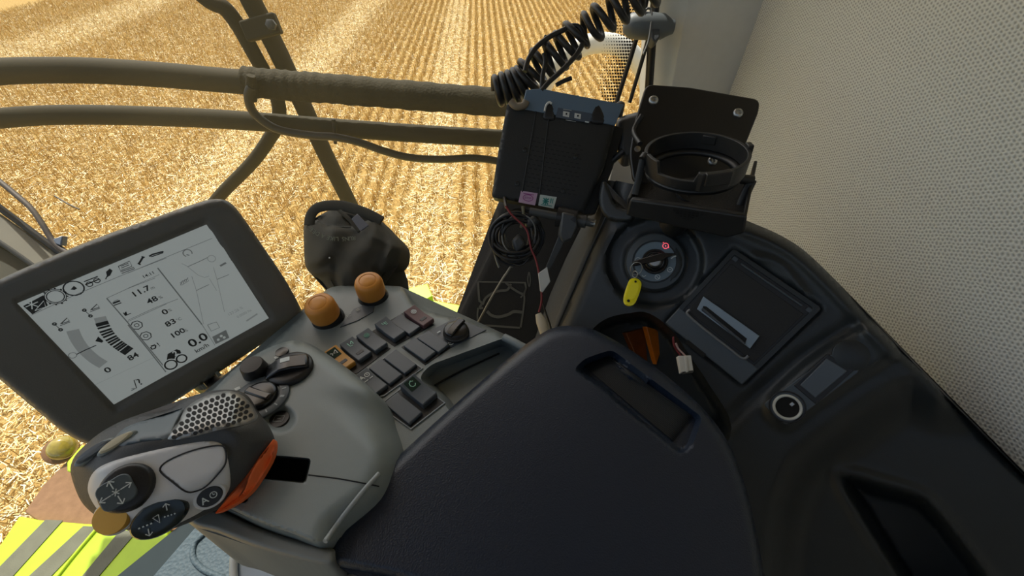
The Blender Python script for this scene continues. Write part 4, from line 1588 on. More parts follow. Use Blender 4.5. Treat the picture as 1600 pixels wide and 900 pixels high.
# right panel
circ(gy, Z2(322, 192), .0042, .0010, 12, -40, 220); ln(gy, [Z2(316, 200), Z2(332, 204)], .0012)
ln(gy, [Z2(322, 266), Z2(380, 240), Z2(430, 216)], .0007)
circ(lt, Z2(452, 222), .0040, .0008, 12)
for q in ([(290, 248), (318, 262)], [(318, 262), (380, 312), (414, 324), (440, 316)], [(345, 318), (370, 395), (408, 575)], [(462, 268), (480, 330), (522, 510)], [(440, 330), (480, 395)]):
    ln(lt, [Z2(*p) for p in q], .0006)
ln(gy, [Z2(370, 394), Z2(438, 362)], .0007); ln(gy, [Z2(482, 334), Z2(546, 308)], .0007)
ln(gy, [Z2(498, 262), Z2(530, 244)], .0022)
for i in range(3):
    ln(gy, [Z2(284 + 14 * i, 366 - 9 * i), Z2(296 + 14 * i, 340 - 8 * i)], .0007)
ln(gy, [Z2(282, 352), Z2(322, 330), Z2(328, 342), Z2(290, 366), Z2(282, 352)], .0005)
ln(gy, [Z2(430, 580), Z2(478, 564), Z2(495, 594), Z2(450, 614), Z2(430, 580)], .0007)
st(lt, '137.26 %', Z2(540, 528), .0050); st(lt, '0.0000 ha', Z2(590, 540), .0045)
ln(lt, [Z2(640, 560), Z2(700, 520)], .0020)
poly(gy, [Z2(455, 645), Z2(530, 607), Z2(548, 650), Z2(474, 684)])
for x, y in ((488, 660), (504, 640), (520, 648)):
    wl.append((np.array(arcp(SP(*Z2(x, y)) + PM.n * .0003, SU, SV, .0016, 0, 340, 10)), [tuple(range(10))]))
for nm_, l_ in (('menu_icons', dk[:n_tab]), ('gauges', dk[n_tab:n_gau]), ('figures', dk[n_gau:])):
    obj(nm_, *merge(l_), INK, scr, smooth=False)
obj('grey_lines', *merge([(v + PM.n * .0001, f) for v, f in gy]), INKM, scr, smooth=False)
obj('faint_lines', *merge([(v - PM.n * .0001, f) for v, f in lt]), mat('lcd_faint_ink', (.18, .19, .19), .5, emit=(.86, .95, .93), estr=.10), scr, smooth=False)
obj('inverse_icons', *merge(wl), mat('lcd_pale_ink', (.30, .32, .31), .5, emit=(.86, .95, .93), estr=.17), scr, smooth=False)
# bracket from the display to the console
tube('mount_arm', [PM.pt(290, 560, -.05), at(330, 600, .62), PC.pt(400, 610, -.06)], .018, M_BLACK, mon, sm=4)
for q in ((340, 582), (318, 602)):
    O = PM.pt(*q, -.010)
    box('clip', O, SU, SV, PM.n, .004, .008, .006, M_DECK, mon, bevel=.0005)
# ------------------------------------------------------------------ cap hung upside down
M_CAP = mat('charcoal_cap_cloth', (0.062, 0.059, 0.045), 0.85, bump=.5, bscale=1500, bdist=.0004, var=.2, vscale=30)
PH = Pl(at(550, 395, 0.66), camdir(0.0, 0.12, 0.99))
cap = thing('cap', 'dark cloth cap hung upside down behind the amber knobs, strap opening on top', 'cap', PH.pt(560, 470, -.05))
cbody = smooth_poly([(475, 352), (484, 346), (492, 345), (500, 337), (514, 329), (526, 327), (536, 332), (546, 344), (558, 352), (572, 345), (590, 341), (608, 358), (624, 374), (630, 388), (627, 408), (616, 419),
                     (598, 428), (596, 445), (588, 465), (560, 476), (536, 480), (520, 462), (503, 440), (486, 428), (477, 414), (475, 385)], 4)


def cap_h(Q):
    d = np.clip(dline(Q, cbody, True) / 58, 0, 1)
    h = 0.050 * np.sqrt(np.clip(1 - (1 - d) ** 2, 0, 1))
    # folds and seams of the slack cloth
    def fold(pts, w, a):
        return a * np.exp(-(dline(Q, smooth_poly(pts, 5, False)) / w) ** 2)
    h += fold([(552, 356), (580, 370), (604, 380), (628, 392)], 5, 0.0036)
    h += fold([(600, 352), (612, 385), (598, 412), (602, 430)], 6, 0.0036)
    h -= fold([(590, 350), (602, 385), (590, 420)], 5, 0.0036)
    h -= fold([(510, 380), (530, 400), (560, 420)], 7, 0.0024)
    h -= fold([(482, 420), (500, 418), (520, 408), (525, 440)], 5, 0.0042)
    h += fold([(490, 430), (510, 425), (530, 430), (540, 460)], 5, 0.0030)
    h -= fold([(520, 438), (530, 450), (528, 470)], 4, 0.0042)
    h += fold([(605, 395), (600, 430), (590, 455)], 4, 0.0024)
    h += .003 * np.sin(Q[:, 0] * .11 + Q[:, 1] * .07) * np.clip(d * 2, 0, 1)
    # the hollow of the back opening
    op = [(496, 344), (512, 330), (528, 328), (540, 340), (556, 354), (540, 356), (510, 354)]
    h -= .022 * sstep(sdf(Q, op) / 6 + .6)
    return h


relief('crown', cbody, PH, cap_h, 4.0, M_CAP, cap, thick=.045, rw=0)
# strap arching over the opening
P = [PH.pt(x, y, .020) for x, y in [(483, 352), (486, 336), (496, 325), (515, 321), (536, 322), (558, 328), (578, 336), (596, 346)]]
tube('strap', P, [.0085] * 43, M_CAP, cap, res=14, flat=.35, side=PH.n * 0 + (PH.pt(520, 321) - PH.pt(522, 338)))
tube('strap_tail', [PH.pt(x, y, .030) for x, y in [(530, 329), (543, 340), (556, 355), (562, 362)]], .0042, M_CAP, cap, flat=.4)
uq = unit(PH.pt(575, 353) - PH.pt(553, 337))
slab3('buckle', [PH.pt(*p, .040) for p in [(549, 342), (558, 334), (576, 352), (563, 361)]], PH.n, .003, mat('grey_buckle', (.17, .17, .19), .4), cap, bevel=.0006)
tube('piping', [PH.pt(x, y, cap_h(np.array([[x, y]], float))[0] + .0004) for x, y in [(497, 346), (510, 352), (530, 355), (548, 356)]], .0013, mat('cap_seam', (.07, .068, .055), .8), cap)
# stitched writing, upside down like the cap
mt = mat('cap_stitching', (.19, .21, .15), .7)
txt = 'RUNS LIKE A DEERE'
path = smooth_poly([(560, 372), (535, 374), (515, 372), (495, 364), (482, 352), (476, 340)], 8, False)
gl = []
L_ = np.cumsum(np.r_[0, np.linalg.norm(np.diff(path, axis=0), axis=1)])
s = 3.0
wd = {'I': 3.0, ' ': 3.4}
for ch in txt:
    w = wd.get(ch, 5.6)
    sm_ = s + w / 2
    x = np.interp(sm_, L_, path[:, 0])
    y = np.interp(sm_, L_, path[:, 1])
    x2, y2 = np.interp(sm_ + 3, L_, path[:, 0]), np.interp(sm_ + 3, L_, path[:, 1])
    x1, y1 = np.interp(sm_ - 3, L_, path[:, 0]), np.interp(sm_ - 3, L_, path[:, 1])
    s += w
    if sm_ > 78 or ch == ' ':
        continue
    q = np.array([[x, y], [x1, y1], [x2, y2], [x, y - 4]])
    W = PH.pts(q, cap_h(q) + .0012)
    u = unit(W[2] - W[1])
    n = PH.n
    u = unit(u - n * (u @ n))
    gl.append(text_geo(ch, W[0] + n * .0030, u, n, .0090, 'CENTER', bold=.012))
obj('writing', *merge(gl), mt, cap, smooth=False)
lathe('eyelet', [(.0012, 0), (.0012, .0008), (.0004, .001)], PH.pt(515, 403, .049), PH.n, M_WHITE, cap, seg=10)
tube('brim', [PH.pt(x, y, -.035) for x, y in [(604, 400), (614, 420), (618, 440), (620, 460)]], [.012, .02, .024, .024], M_CAP, cap, sm=0, flat=.35)
tube('drawcord', [PH.pt(x, y, .03) for x, y in [(517, 438), (524, 452), (528, 468), (534, 478)]], .0012, mat('cap_seam', ()), cap)
st_ = tube('cap_stalk', [PC.pt(548, 476, -.02), PH.pt(548, 462, .012), PH.pt(546, 430, .004)], .012, M_BLACK, sm=0)  # stalk added under the cap to hold it up
tag(st_, 'black support stalk hidden inside the hanging cap', 'lever')

# ------------------------------------------------------------------ dark lower corner post with tape outline
PPOST = Pl(at(800, 430, .90), unit([-0.12, -0.70, 0.70]))
po = [(786, 300), (905, 300), (936, 330), (920, 365), (890, 430), (862, 520), (840, 600), (700, 560), (708, 520), (716, 488), (742, 436), (770, 372)]
t = thing('corner_post', 'black lower corner post below the radio, pale tape outline on it', 'post', PPOST.pt(780, 520, -.06))
relief('panel', smooth_poly(po, 2), PPOST, None, 9, mat('post_black_carpet', (0.015, 0.014, 0.012), .75, bump=.4, bscale=500), t, thick=.08, rw=8, rh=.008)


def Z4(x, y):
    return (740 + x / 4.285, 320 + y / 4.285)


mtape = mat('tape_residue', (.125, .12, .10), .7)
gl = []
for q, w in (([(28, 515), (210, 518), (350, 522)], .0026), ([(28, 515), (32, 560), (38, 640)], .004), ([(30, 690), (26, 740), (28, 800)], .003), ([(28, 806), (150, 812), (310, 824)], .0035),
             ([(345, 525), (350, 560), (338, 600), (340, 640), (328, 740), (314, 820)], .0032), ([(60, 668), (80, 625), (130, 590), (180, 575), (225, 570), (250, 530)], .0042),
             ([(215, 520), (260, 560), (310, 590), (340, 600)], .0040), ([(350, 560), (338, 590), (315, 622)], .0028), ([(90, 712), (120, 740), (170, 750), (230, 735), (270, 715), (325, 720)], .0052),
             ([(370, 450), (362, 500), (372, 548), (380, 500), (372, 450)], .002), ([(35, 640), (55, 660), (40, 690), (65, 690)], .004)):
    gl.append(ribbon([PPOST.pt(*Z4(*p), .0012) for p in smooth_poly(q, 4, False)], w * 1.25, PPOST.n))
obj('tape_outline', *merge(gl), mtape, t, smooth=False)

# ------------------------------------------------------------------ radio box
PRB = Pl(at(865, 250, .69), camdir(-0.02, -0.10, 0.99))
rad = thing('radio_box', 'black radio housing with two small stickers hung beside the corner post', 'radio', PRB.pt(850, 330, -.03))
ro = round_poly([(793, 160), (962, 192), (944, 262), (912, 334), (768, 308), (778, 240)], 5)
M_RAD = mat('radio_black_metal', (0.018, 0.0175, 0.015), .55, bump=.2, bscale=400)


def rad_h(Q):
    h = np.zeros(len(Q))
    for p, q in (((838, 172), (816, 300)), ((858, 178), (843, 305))):
        h -= .0012 * np.exp(-(dline(Q, [p, q]) / 2.0) ** 2)
    return h


relief('case', ro, PRB, None, 5, M_RAD, rad, thick=.055, rw=4, rh=.003)
for p, q in (((838, 172), (816, 300)), ((858, 178), (843, 305))):
    tube('rib', [PRB.pt(*p, .0004), PRB.pt(*q, .0004)], .0012, M_RAD, rad, sm=0)
# embossed vent pattern
gl = []
for j in range(12):
    for i in range(10):
        x, y = 832 + i * 8.2 + j * -1.0 + (j % 2) * 3.5, 214 + j * 7.0 + i * 1.5
        gl.append(ribbon([PRB.pt(x - 2.4, y - .4, .0006), PRB.pt(x + 2.4, y + .4, .0006)], .0016, PRB.n))
v_ = obj('vent_slots', *merge(gl), mat('slot_black', (.008, .008, .007), .7), rad, smooth=False)
for x, y in ((820, 234), (899, 245), (808, 287), (880, 298)):
    lathe('screw', [(.0042, 0), (.0038, .0016), (.0022, .002), (.0018, .0012)], PRB.pt(x, y, 0), PRB.n, mat('dark_screw', (.06, .06, .055), .35, metal=.8), rad, seg=14)
su = unit(PRB.pt(839, 301) - PRB.pt(811, 297))
for q, mm, nm in (([(814, 298), (840, 302), (836, 321), (810, 316)], mat('pink_sticker', (.55, .35, .47), .5), 'pink sticker'), ([(844, 304), (870, 308), (865, 326), (841, 321)], mat('mint_sticker', (.52, .58, .52), .5), 'white sticker with green marks')):
    lb = slab('sticker', q, PRB, .0006, mm, rad, h=.0010, label=nm)
    c = np.mean([PRB.pt(*p, .0014) for p in q], 0)
    sv = np.cross(PRB.n, su)
    if 'pink' in nm:
        gl = [ribbon(arcp(c, su, sv, .0085, 0, 360, 20, .0052), .0012, PRB.n), text_geo('STOP', c - sv * .0004, su, PRB.n, .0048, 'CENTER', .02)]
        gl.append(ribbon([c + su * .009 + sv * .0064, c - su * .009 + sv * .0064], .0014, PRB.n))
        obj('print', *merge(gl), mat('magenta_ink', (.30, .06, .22), .5), lb, smooth=False)
    else:
        gl = [ribbon([c - su * .007 + sv * (.005 * s_), c + su * .002 - sv * (.005 * s_)], .0022, PRB.n) for s_ in (1, -1)]
        gl += [ribbon([c - su * .008, c + su * .003], .002, PRB.n), ribbon([c - su * .0025 + sv * .006, c - su * .0025 - sv * .006], .002, PRB.n),
               ribbon([c + su * .006 + sv * .006, c + su * .006 - sv * .002], .0018, PRB.n), ribbon([c + su * .0092 + sv * .006, c + su * .0092 - sv * .002], .0014, PRB.n),
               ribbon([c - su * .010 - sv * .0066, c + su * .009 - sv * .0066], .0012, PRB.n)]
        obj('print', *merge(gl), mat('teal_ink', (.03, .25, .20), .5), lb, smooth=False)
# blue grey rear face with two sockets
PRT = PRB.off(.004)
M_RB = mat('blue_grey_metal', (0.13, 0.19, 0.26), .38, metal=.15)
slab('socket_face', [(822, 140), (846, 138), (870, 143), (975, 163), (961, 196), (815, 170)], PRB.off(.002), .030, M_RB, rad, bevel=.001)
slab('socket_plate', [(872, 168), (925, 177), (921, 192), (868, 183)], PRB.off(.0036), .002, mat('slate_plate', (.07, .09, .12), .4), rad, bevel=.0003)
for x, y in ((885, 178), (903, 181)):
    q = [(x - 5, y - 4.5), (x + 5, y - 2.7), (x + 4, y + 5), (x - 5.6, y + 3.2)]
    sk = slab('socket', q, PRB.off(.0046), .001, M_WHITE, rad)
    lathe('pin_hole', [(.0016, 0), (.0016, .0004)], PRB.pt(x, y, .0052), PRB.n, M_HOLE, sk, seg=10)
V, F = merge([ribbon([PRB.pt(914, 190, .0052), PRB.pt(920, 191, .0052)], .002, PRB.n), ribbon([PRB.pt(884, 187.5, .0052), PRB.pt(900, 190, .0052)], .0006, PRB.n), ribbon([PRB.pt(880, 170.5, .0052), PRB.pt(893, 172.5, .0052)], .0006, PRB.n)])
obj('print', V, F, M_MARK, rad, smooth=False)
# screw lugs and hook on top of the case
for x, y, w in ((858, 172, 9), (934, 178, 11)):
    relief('lug', smooth_poly([(x - w, y + 14), (x - w + 1, y - 2), (x - 3, y - 14), (x + 5, y - 13), (x + w, y + 1), (x + w - 1, y + 16)], 4), PRB.off(.003), None, 3, M_BLACK, rad, thick=.020, rw=6, rh=.003)
tube('hook', [PRB.pt(x, y, .008) for x, y in [(851, 174), (853, 165), (858, 160), (862, 162)]], .0018, M_WHITE, rad)
tube('cable_gland', [PRB.pt(x, y, .008) for x, y in [(798, 158), (806, 166), (818, 165), (822, 158)]], .006, mat('tan_rubber', (.20, .16, .11), .6), rad)
slab('side_plate', [(958, 195), (975, 200), (958, 262), (930, 335), (905, 335), (944, 262)], PRB.off(-.018), .03, M_RAD, rad, bevel=.002)

# holder arm to the right of the radio box
arm_ = thing('radio_bracket', 'dark grey clamp bracket between the radio housing and the cup holder', 'bracket', PRB.pt(975, 250, -.02))
relief('clamp', smooth_poly([(962, 196), (968, 184), (985, 178), (1000, 176), (1008, 190), (1003, 215), (992, 240), (976, 246), (966, 232), (968, 215)], 4), Pl(at(980, 210, .70), camdir(-.2, .1, .97)), None, 4, mat('bracket_grey', (.045, .048, .052), .45), arm_, thick=.04, rw=9, rh=.010)
lathe('bolt', [(.008, -.02), (.008, .004), (.004, .006)], at(969, 166, .72), camdir(-.1, .3, .9), M_DECKD, arm_, seg=10)
tube('strut', [at(975, 236, .70), at(958, 250, .71), at(946, 262, .72)], .006, M_BLACK, arm_)
slab3('tab', [at(943, 246, .715), at(948, 252, .715), at(952, 251, .715), at(966, 245, .715), at(964, 249, .715), at(951, 255, .715), at(946, 255, .715)], -FW, .004, mat('cream_plastic', (.62, .55, .38), .5), arm_)

# lower clamp lever under the radio
t = thing('clamp_lever', 'black lever clamp with steel bolt ends under the radio housing', 'clamp', at(880, 370, .75))
Oc = at(886, 345, .74)
tube('axle', [at(828, 330, .672), at(928, 349, .655)], .0065, M_DECKD, t, sm=0, res=14)
tube('bolt_end', [at(922, 347.8, .6557), at(930, 349.4, .654)], .0062, M_METAL, t, sm=0, res=8)
tube('hub', [at(870, 338, .668), at(900, 344, .664)], .0165, M_BLACK, t, sm=0, res=20)
tube('sleeve', [at(900, 344, .664), at(916, 347, .66)], .0105, M_DECKD, t, sm=0, res=18)
slab3('lever', [at(878, 330, .648), at(900, 334, .648), at(904, 352, .648), at(895, 374, .655), at(880, 380, .655), at(873, 366, .655)], -FW, .018, M_DECKD, t, bevel=.004)
slab3('blade', [at(874, 366, .665), at(881, 380, .665), at(863, 415, .68), at(853, 428, .68), at(850, 424, .68)], -FW, .004, M_DECKD, t, bevel=.001)

# ------------------------------------------------------------------ coiled cord
def helix(path, rad_px, turns, dep, n=16, ph=0.0):
    P = smooth_poly([at(x, y, dep * 1.18 / np.linalg.norm(ray(x, y))) for x, y in path], 10, False)
    seg = np.linalg.norm(np.diff(P, axis=0), axis=1)
    s = np.r_[0, np.cumsum(seg)] / seg.sum()
    N = int(turns * n)
    out = []
    T_, U_, W_ = frames_along(P)
    for i in range(N + 1):
        f = i / N
        c = np.array([np.interp(f, s, P[:, k]) for k in range(3)])
        tt = unit([np.interp(f, s, T_[:, k]) for k in range(3)])
        vd = unit(c - CAM)
        e1 = unit(vd - tt * (vd @ tt))
        e2 = np.cross(tt, e1)
        a = 2 * math.pi * turns * f + ph
        r = rad_px / FPX * dep * (np.interp(f, np.linspace(0, 1, len(rad_px)), rad_px) / rad_px[0] if False else 1) if np.isscalar(rad_px) else np.interp(f, np.linspace(0, 1, len(rad_px)), rad_px) / FPX * dep
        out.append(c + e1 * math.cos(a) * r + e2 * math.sin(a) * r)
    return np.array(out)


cc = thing('coiled_cord', 'black coiled microphone cord rising from the radio to the pillar', 'cord', at(830, 140, .70))
P1 = helix([(772, 142), (786, 140), (802, 136), (818, 128), (828, 118)], [19, 22, 23, 23, 21], 5.2, .70, 20)
P2 = helix([(828, 118), (845, 102), (865, 88), (885, 72), (908, 50)], [26, 25, 25, 25, 24], 4.6, .70, 18, ph=2 * math.pi * .2)
P3 = helix([(908, 50), (925, 42), (943, 27), (966, 12), (990, -2), (1030, -26)], [21, 21, 22, 22, 22], 5.4, .70, 18, ph=2 * math.pi * .8)
V, F = tube_geo(P1, .0062, 9)
obj('tight_coils', V, F, M_CABLE, cc)
V, F = tube_geo(np.vstack([P2[:-3], smooth_poly(np.array([P2[-4], (P2[-1] + P3[0]) / 2, P3[3]]), 5, False), P3[4:]]), .0056, 9)
obj('stretched_coils', V, F, M_CABLE, cc)
tube('plain_lead', [at(x, y, .68) for x, y in [(846, 142), (858, 128), (880, 108), (903, 82), (912, 60), (905, 43), (892, 41), (880, 47), (858, 58), (838, 74), (826, 92), (820, 112)]], .0042, M_CABLE, cc)
tube('strain_relief', [at(x, y, .69) for x, y in [(869, 133), (880, 127), (893, 122)]], .0036, M_CABLE, cc)
tube('tie_end', [at(x, y, .69) for x, y in [(850, 72), (851, 62), (853, 56)]], .0030, M_CABLE, cc)
tube('leads', [at(x, y, .685) for x, y in [(846, 142), (848, 118), (852, 98), (850, 84)]], .0040, M_CABLE, cc)

# hung cable bundle
cb = thing('cable_bundle', 'dark bundle of wound cable hanging under the radio housing', 'cable', at(808, 400, .72))
mats_ = [M_CABLE, mat('grey_cable', (.17, .17, .16), .5), M_CABLE, M_CABLE]
for i in range(22):
    ox, oy = random.uniform(-5, 5), random.uniform(-5, 5)
    rx, ry = 35 + random.uniform(-14, 5), 37 + random.uniform(-14, 6)
    ti_ = random.uniform(-.4, .4)
    dp = .70 + random.uniform(-.012, .02)
    P = []
    for a in np.linspace(0, 2 * math.pi, 15)[:-1]:
        x, y = rx * math.cos(a), ry * math.sin(a)
        P.append(at(808 + ox + x * math.cos(ti_) - y * math.sin(ti_), 370 + oy + x * math.sin(ti_) + y * math.cos(ti_), dp + .006 * math.sin(a * 2 + i)))
    tube('cable_loop', P, (.0014 if i % 4 == 1 else random.choice([.0020, .0024, .0028])), mats_[1] if i % 4 == 1 else M_CABLE, cb, closed=True, sm=4, res=8)
slab3('wrap', [at(798, 376, .685), at(812, 362, .685), at(824, 380, .685), at(808, 398, .685)], -FW, .03, M_DECKD, cb, bevel=.006)
slab3('wrap', [at(818, 346, .685), at(834, 334, .685), at(846, 346, .685), at(826, 357, .685)], -FW, .03, M_DECKD, cb, bevel=.006)
tube('lead', [at(x, y, .69) for x, y in [(817, 322), (818, 340), (814, 356)]], .0028, mat('olive_wire', (.16, .15, .09), .5), cb)
tube('tail', [at(x, y, .70) for x, y in [(772, 382), (774, 400), (780, 418)]], .0020, mats_[1], cb)
w = tube('antenna_lead', [at(x, y, .71) for x, y in [(747, 504), (765, 470), (785, 436), (792, 426), (797, 418), (800, 415)]], [.0018] * 26 + [.003] * 5, mat('pale_lead', (.32, .30, .24), .5))
tag(w, 'pale thin lead slanting from the switch panel corner up to the cable bundle', 'wire')
# red and black wires to a white plug
t = thing('wire_pair', 'red and black wires with a white tag and a white inline connector', 'wire', at(850, 500, .68))
tube('red_wire', [at(x, y, .675) for x, y in [(790, 322), (800, 336), (815, 350), (824, 362), (830, 388), (838, 408), (843, 432), (846, 455), (846, 472), (842, 488)]], .0017, M_RED, t)
tube('black_wire', [at(x, y, .678) for x, y in [(843, 432), (847, 456), (848, 472), (854, 492), (860, 510), (862, 525)]], .0016, M_CABLE, t)
slab3('tag', [at(841, 427, .668), at(855, 417, .668), at(860, 440, .668), at(848, 457, .668), at(844, 455, .668)], -FW, .004, M_WHITE, t, bevel=.0008)
tube('connector', [at(841, 490, .67), at(846, 502, .668), at(850, 515, .664), at(853, 528, .66)], [.005, .009, .0085, .007], mat('yellowed_plug', (.50, .47, .38), .5), t, sm=0, res=8)
tube('lead', [at(788, 308, .70), at(790, 318, .69), at(792, 326, .68)], .003, M_CABLE, t)

# handle block near the pillar top
g = thing('pillar_handle', 'rounded grey plastic handle on the pillar edge at the top', 'handle', at(1010, 60, .95))
rows = [(0.001, -.062), (.016, -.058), (.025, -.045), (.028, -.025), (.028, .0), (.026, .03), (.018, .045), (.014, .055)]
ax = unit(at(1035, 42, .95) - at(985, 40, .95))
lathe('knob', rows, at(1015, 41, .95), ax, mat('knob_grey', (.10, .115, .125), .5), g)
slab3('bracket', [at(1017, 20, .93), at(1033, 24, .93), at(1032, 58, .93), at(1024, 66, .93), at(1018, 60, .93)], -FW, .03, mat('bracket_slate', (.055, .062, .07), .5), g, bevel=.004)
tube('loop', [at(x, y, .925) for x, y in [(1008, 30), (1008, 18), (1013, 13), (1018, 20), (1014, 60), (1005, 85)]], .0024, M_DECKD, g)

# ------------------------------------------------------------------ side console on the right
nR = camdir(-0.43, 0.06, 0.90)
PR = Pl(at(1160, 490, .59), nR)
sc = thing('side_console', 'black moulded side console along the fabric wall', 'console', PR.pt(1250, 640, -.20))
redge = smooth_poly([(1090, 318), (1130, 330), (1166, 345), (1210, 363), (1252, 388), (1300, 432), (1350, 486), (1400, 540), (1440, 580), (1480, 622), (1540, 684), (1600, 746), (1680, 822), (1790, 930)], 4, False)
left = [(1790, 1060), (1300, 1060), (1100, 990), (1000, 880), (930, 740), (870, 640), (848, 600), (858, 545), (873, 510), (890, 470), (920, 400), (948, 340), (956, 300), (962, 282), (1000, 290)]
so = np.vstack([redge, np.array(left)])
well_p = smooth_poly([(895, 600), (905, 555), (925, 520), (950, 500), (985, 492), (1012, 492), (1046, 516), (1074, 556), (1104, 600), (1140, 668), (1100, 720), (980, 700)], 4)
ign = (1023, 409)
flap_o = [(1147, 391), (1281, 482), (1160, 599), (1042, 504)]
panC = smooth_poly([(1192, 634), (1226, 590), (1285, 540), (1345, 506), (1390, 508), (1408, 540), (1392, 566), (1330, 604), (1262, 650), (1232, 672), (1206, 662)], 4)
lowl = np.array([(1800, 600), (1470, 598), (1432, 574), (1396, 584), (1330, 626), (1262, 676), (1226, 706), (1196, 770), (1180, 850), (1170, 1100)])
pocket = smooth_poly([(1306, 740), (1330, 737), (1382, 752), (1436, 768), (1462, 788), (1500, 834), (1552, 905), (1600, 980), (1470, 990), (1400, 905), (1350, 826), (1316, 770)], 4)


def side_h(Q):
    h = np.zeros(len(Q))
    # rounded outer edge with a raised rim
    d = dline(Q, redge)
    h += .006 * np.exp(-((d - 16) / 9.0) ** 2) * (Q[:, 1] < 560)
    h -= (.018 - .011 * sstep((Q[:, 1] - 440) / 260)) * (1 - np.clip(d / 14, 0, 1)) ** 2
    # bowl round the ignition switch
    x, y = Q[:, 0] - ign[0], Q[:, 1] - ign[1]
    r = np.hypot(x / 79, y / 73)
    bowl = sstep((1.0 - r) / .12) * .015
    boss = sstep((0.66 - r) / .16) * .013
    h += -bowl + boss
    # notch at the bowl's top
    h -= .006 * np.exp(-(dline(Q, [(1062, 352), (1075, 340)]) / 12) ** 2)
    # left-hand crest rolls over into the flank
    dl = dline(Q, [(962, 282), (956, 300), (948, 340), (920, 400), (890, 470), (858, 545), (848, 600)])
    h -= .018 * (1 - np.clip(dl / 22, 0, 1)) ** 2
    # dip of the front part towards the well
    h -= .10 * sstep((sdf(Q, well_p) + 2) / 12)
    # brow above the flap
    br = smooth_poly([(1180, 402), (1205, 406), (1226, 418), (1244, 440), (1262, 466)], 4, False)
    h += .0035 * np.exp(-((dline(Q, br)) / 6) ** 2)
    # flap seat
    h -= .004 * sstep((sdf(Q, flap_o) + 7) / 4)
    # socket panel stands proud, the strip before it is a shallow valley
    h += .010 * sstep((sdf(Q, panC) + 6) / 22)
    vl = np.array([(1440, 470), (1340, 505), (1250, 560), (1180, 618), (1130, 668)])
    h -= .006 * np.exp(-(dline(Q, vl[1:]) / 14) ** 2)
    # the lower panel falls away
    yy = np.interp(Q[:, 0], lowl[::-1, 0][np.argsort(lowl[::-1, 0])], lowl[::-1, 1][np.argsort(lowl[::-1, 0])])
    below = Q[:, 1] > yy
    h -= np.where(below, .045 * sstep(dline(Q, lowl) / 85), 0)
    # storage pocket in it
    sp = sdf(Q, pocket)
    h -= .090 * sstep((sp - 6) / 20)
    h += .006 * np.exp(-((sp) / 8.0) ** 2)
    # round moulded dimple near the top
    rr_ = np.hypot(Q[:, 0] - 972, Q[:, 1] - 345)
    h -= .0016 * (np.abs(rr_ - 14) < 2.4) + .001 * (rr_ < 14)
    # seam between the upper and lower mouldings
    h -= .0012 * np.exp(-(dline(Q, [(1442, 574), (1410, 580), (1380, 592)]) / 2.2) ** 2)
    return h


relief('moulding', so, PR, side_h, 5.0, M_SIDE, sc, thick=.16, back=True, loops=[inset(well_p, -3), inset(well_p, 8), inset(pocket, 5), inset(pocket, 24)])


def on_side(x, y, extra=0.0):
    return PR.pt(x, y, side_h(np.array([[x, y]], float))[0] + extra)


# left flank that meets the corner post
rowsA = [(960, 283), (956, 300), (948, 340), (920, 400), (890, 470), (858, 545), (845, 610)]
rowsB = [(944, 288), (934, 310), (916, 345), (886, 405), (862, 460), (836, 535), (815, 610)]
V, F = [], []
for i in range(7):
    a = on_side(*rowsA[i], -.001)
    b = at(*rowsB[i], PR.pt(*rowsA[i])[0] * 0 + .80 + .01 * i)
    for k in range(6):
        f = k / 5
        V.append(a * (1 - f) + b * f + PR.n * .010 * math.sin(math.pi * f))
for i in range(6):
    for k in range(5):
        F.append((i * 6 + k, i * 6 + k + 1, (i + 1) * 6 + k + 1, (i + 1) * 6 + k))
obj('flank_panel', V, F, mat('flank_slate', (0.050, 0.053, 0.052), .55, bump=.3, bscale=700), sc, solid=.006)
# horn beside the cup holder
relief('horn', smooth_poly([(938, 292), (942, 282), (948, 286), (956, 306), (966, 322), (990, 330), (985, 345), (950, 342), (936, 320)], 3), PR.off(.012), None, 3, M_SIDE, sc, thick=.03, rw=5, rh=.005)
tr_ = slab3('pillar_trim', [at(958, 250, .80), at(990, 250, .80), at(994, 330, .77), at(975, 328, .77), at(950, 292, .78)], -FW, .02, mat('pale_grey_trim', (.36, .37, .36), .5), None, bevel=.002)
tag(tr_, 'pale grey trim wedge behind the cup holder tray', 'trim')

# ignition switch
O = on_side(*ign, .001)
n = unit(PR.n + camdir(0, 0, 1) * .35)
ig = lathe('ignition_switch', [(.047, -.012), (.046, -.004), (.043, .0005), (.034, .0022), (.033, .0012), (.032, .0012)], O, n, mat('slate_bezel', (.045, .055, .062), .38), sc, seg=56, label='round ignition switch with pale symbols')
u_, v_, n_ = axes(n)
lathe('dial_face', [(.0325, .001), (.0323, .0026), (.003, .0028)], O, n, mat('steel_blue_dial', (.12, .165, .20), .35), ig, seg=48)
V, F = lathe_geo([(.0325, .0029), (.0318, .0031), (.0312, .0029)], O, n, 48, None, False)
obj('rim_line', V, F, M_BLACK, ig)
lathe('lock_barrel', [(.0200, .002), (.0200, .005), (.0185, .007), (.0165, .007), (.0160, .006), (.0150, .009), (.0135, .0105), (.0120, .0098), (.0105, .0110), (.003, .0112)], O, n, M_BLACKG, ig, seg=40)
lathe('lock_cap', [(.0088, .011), (.0088, .0135), (.0078, .0145), (.002, .0147)], O, n, M_METAL, ig, seg=32)
q = O + n * .0033
gl = []
def onD(x, y):
    return O + u_ * ((x - 419) / 180 * .0315) + v_ * ((405 - y) / 180 * .0315) + n * .0034
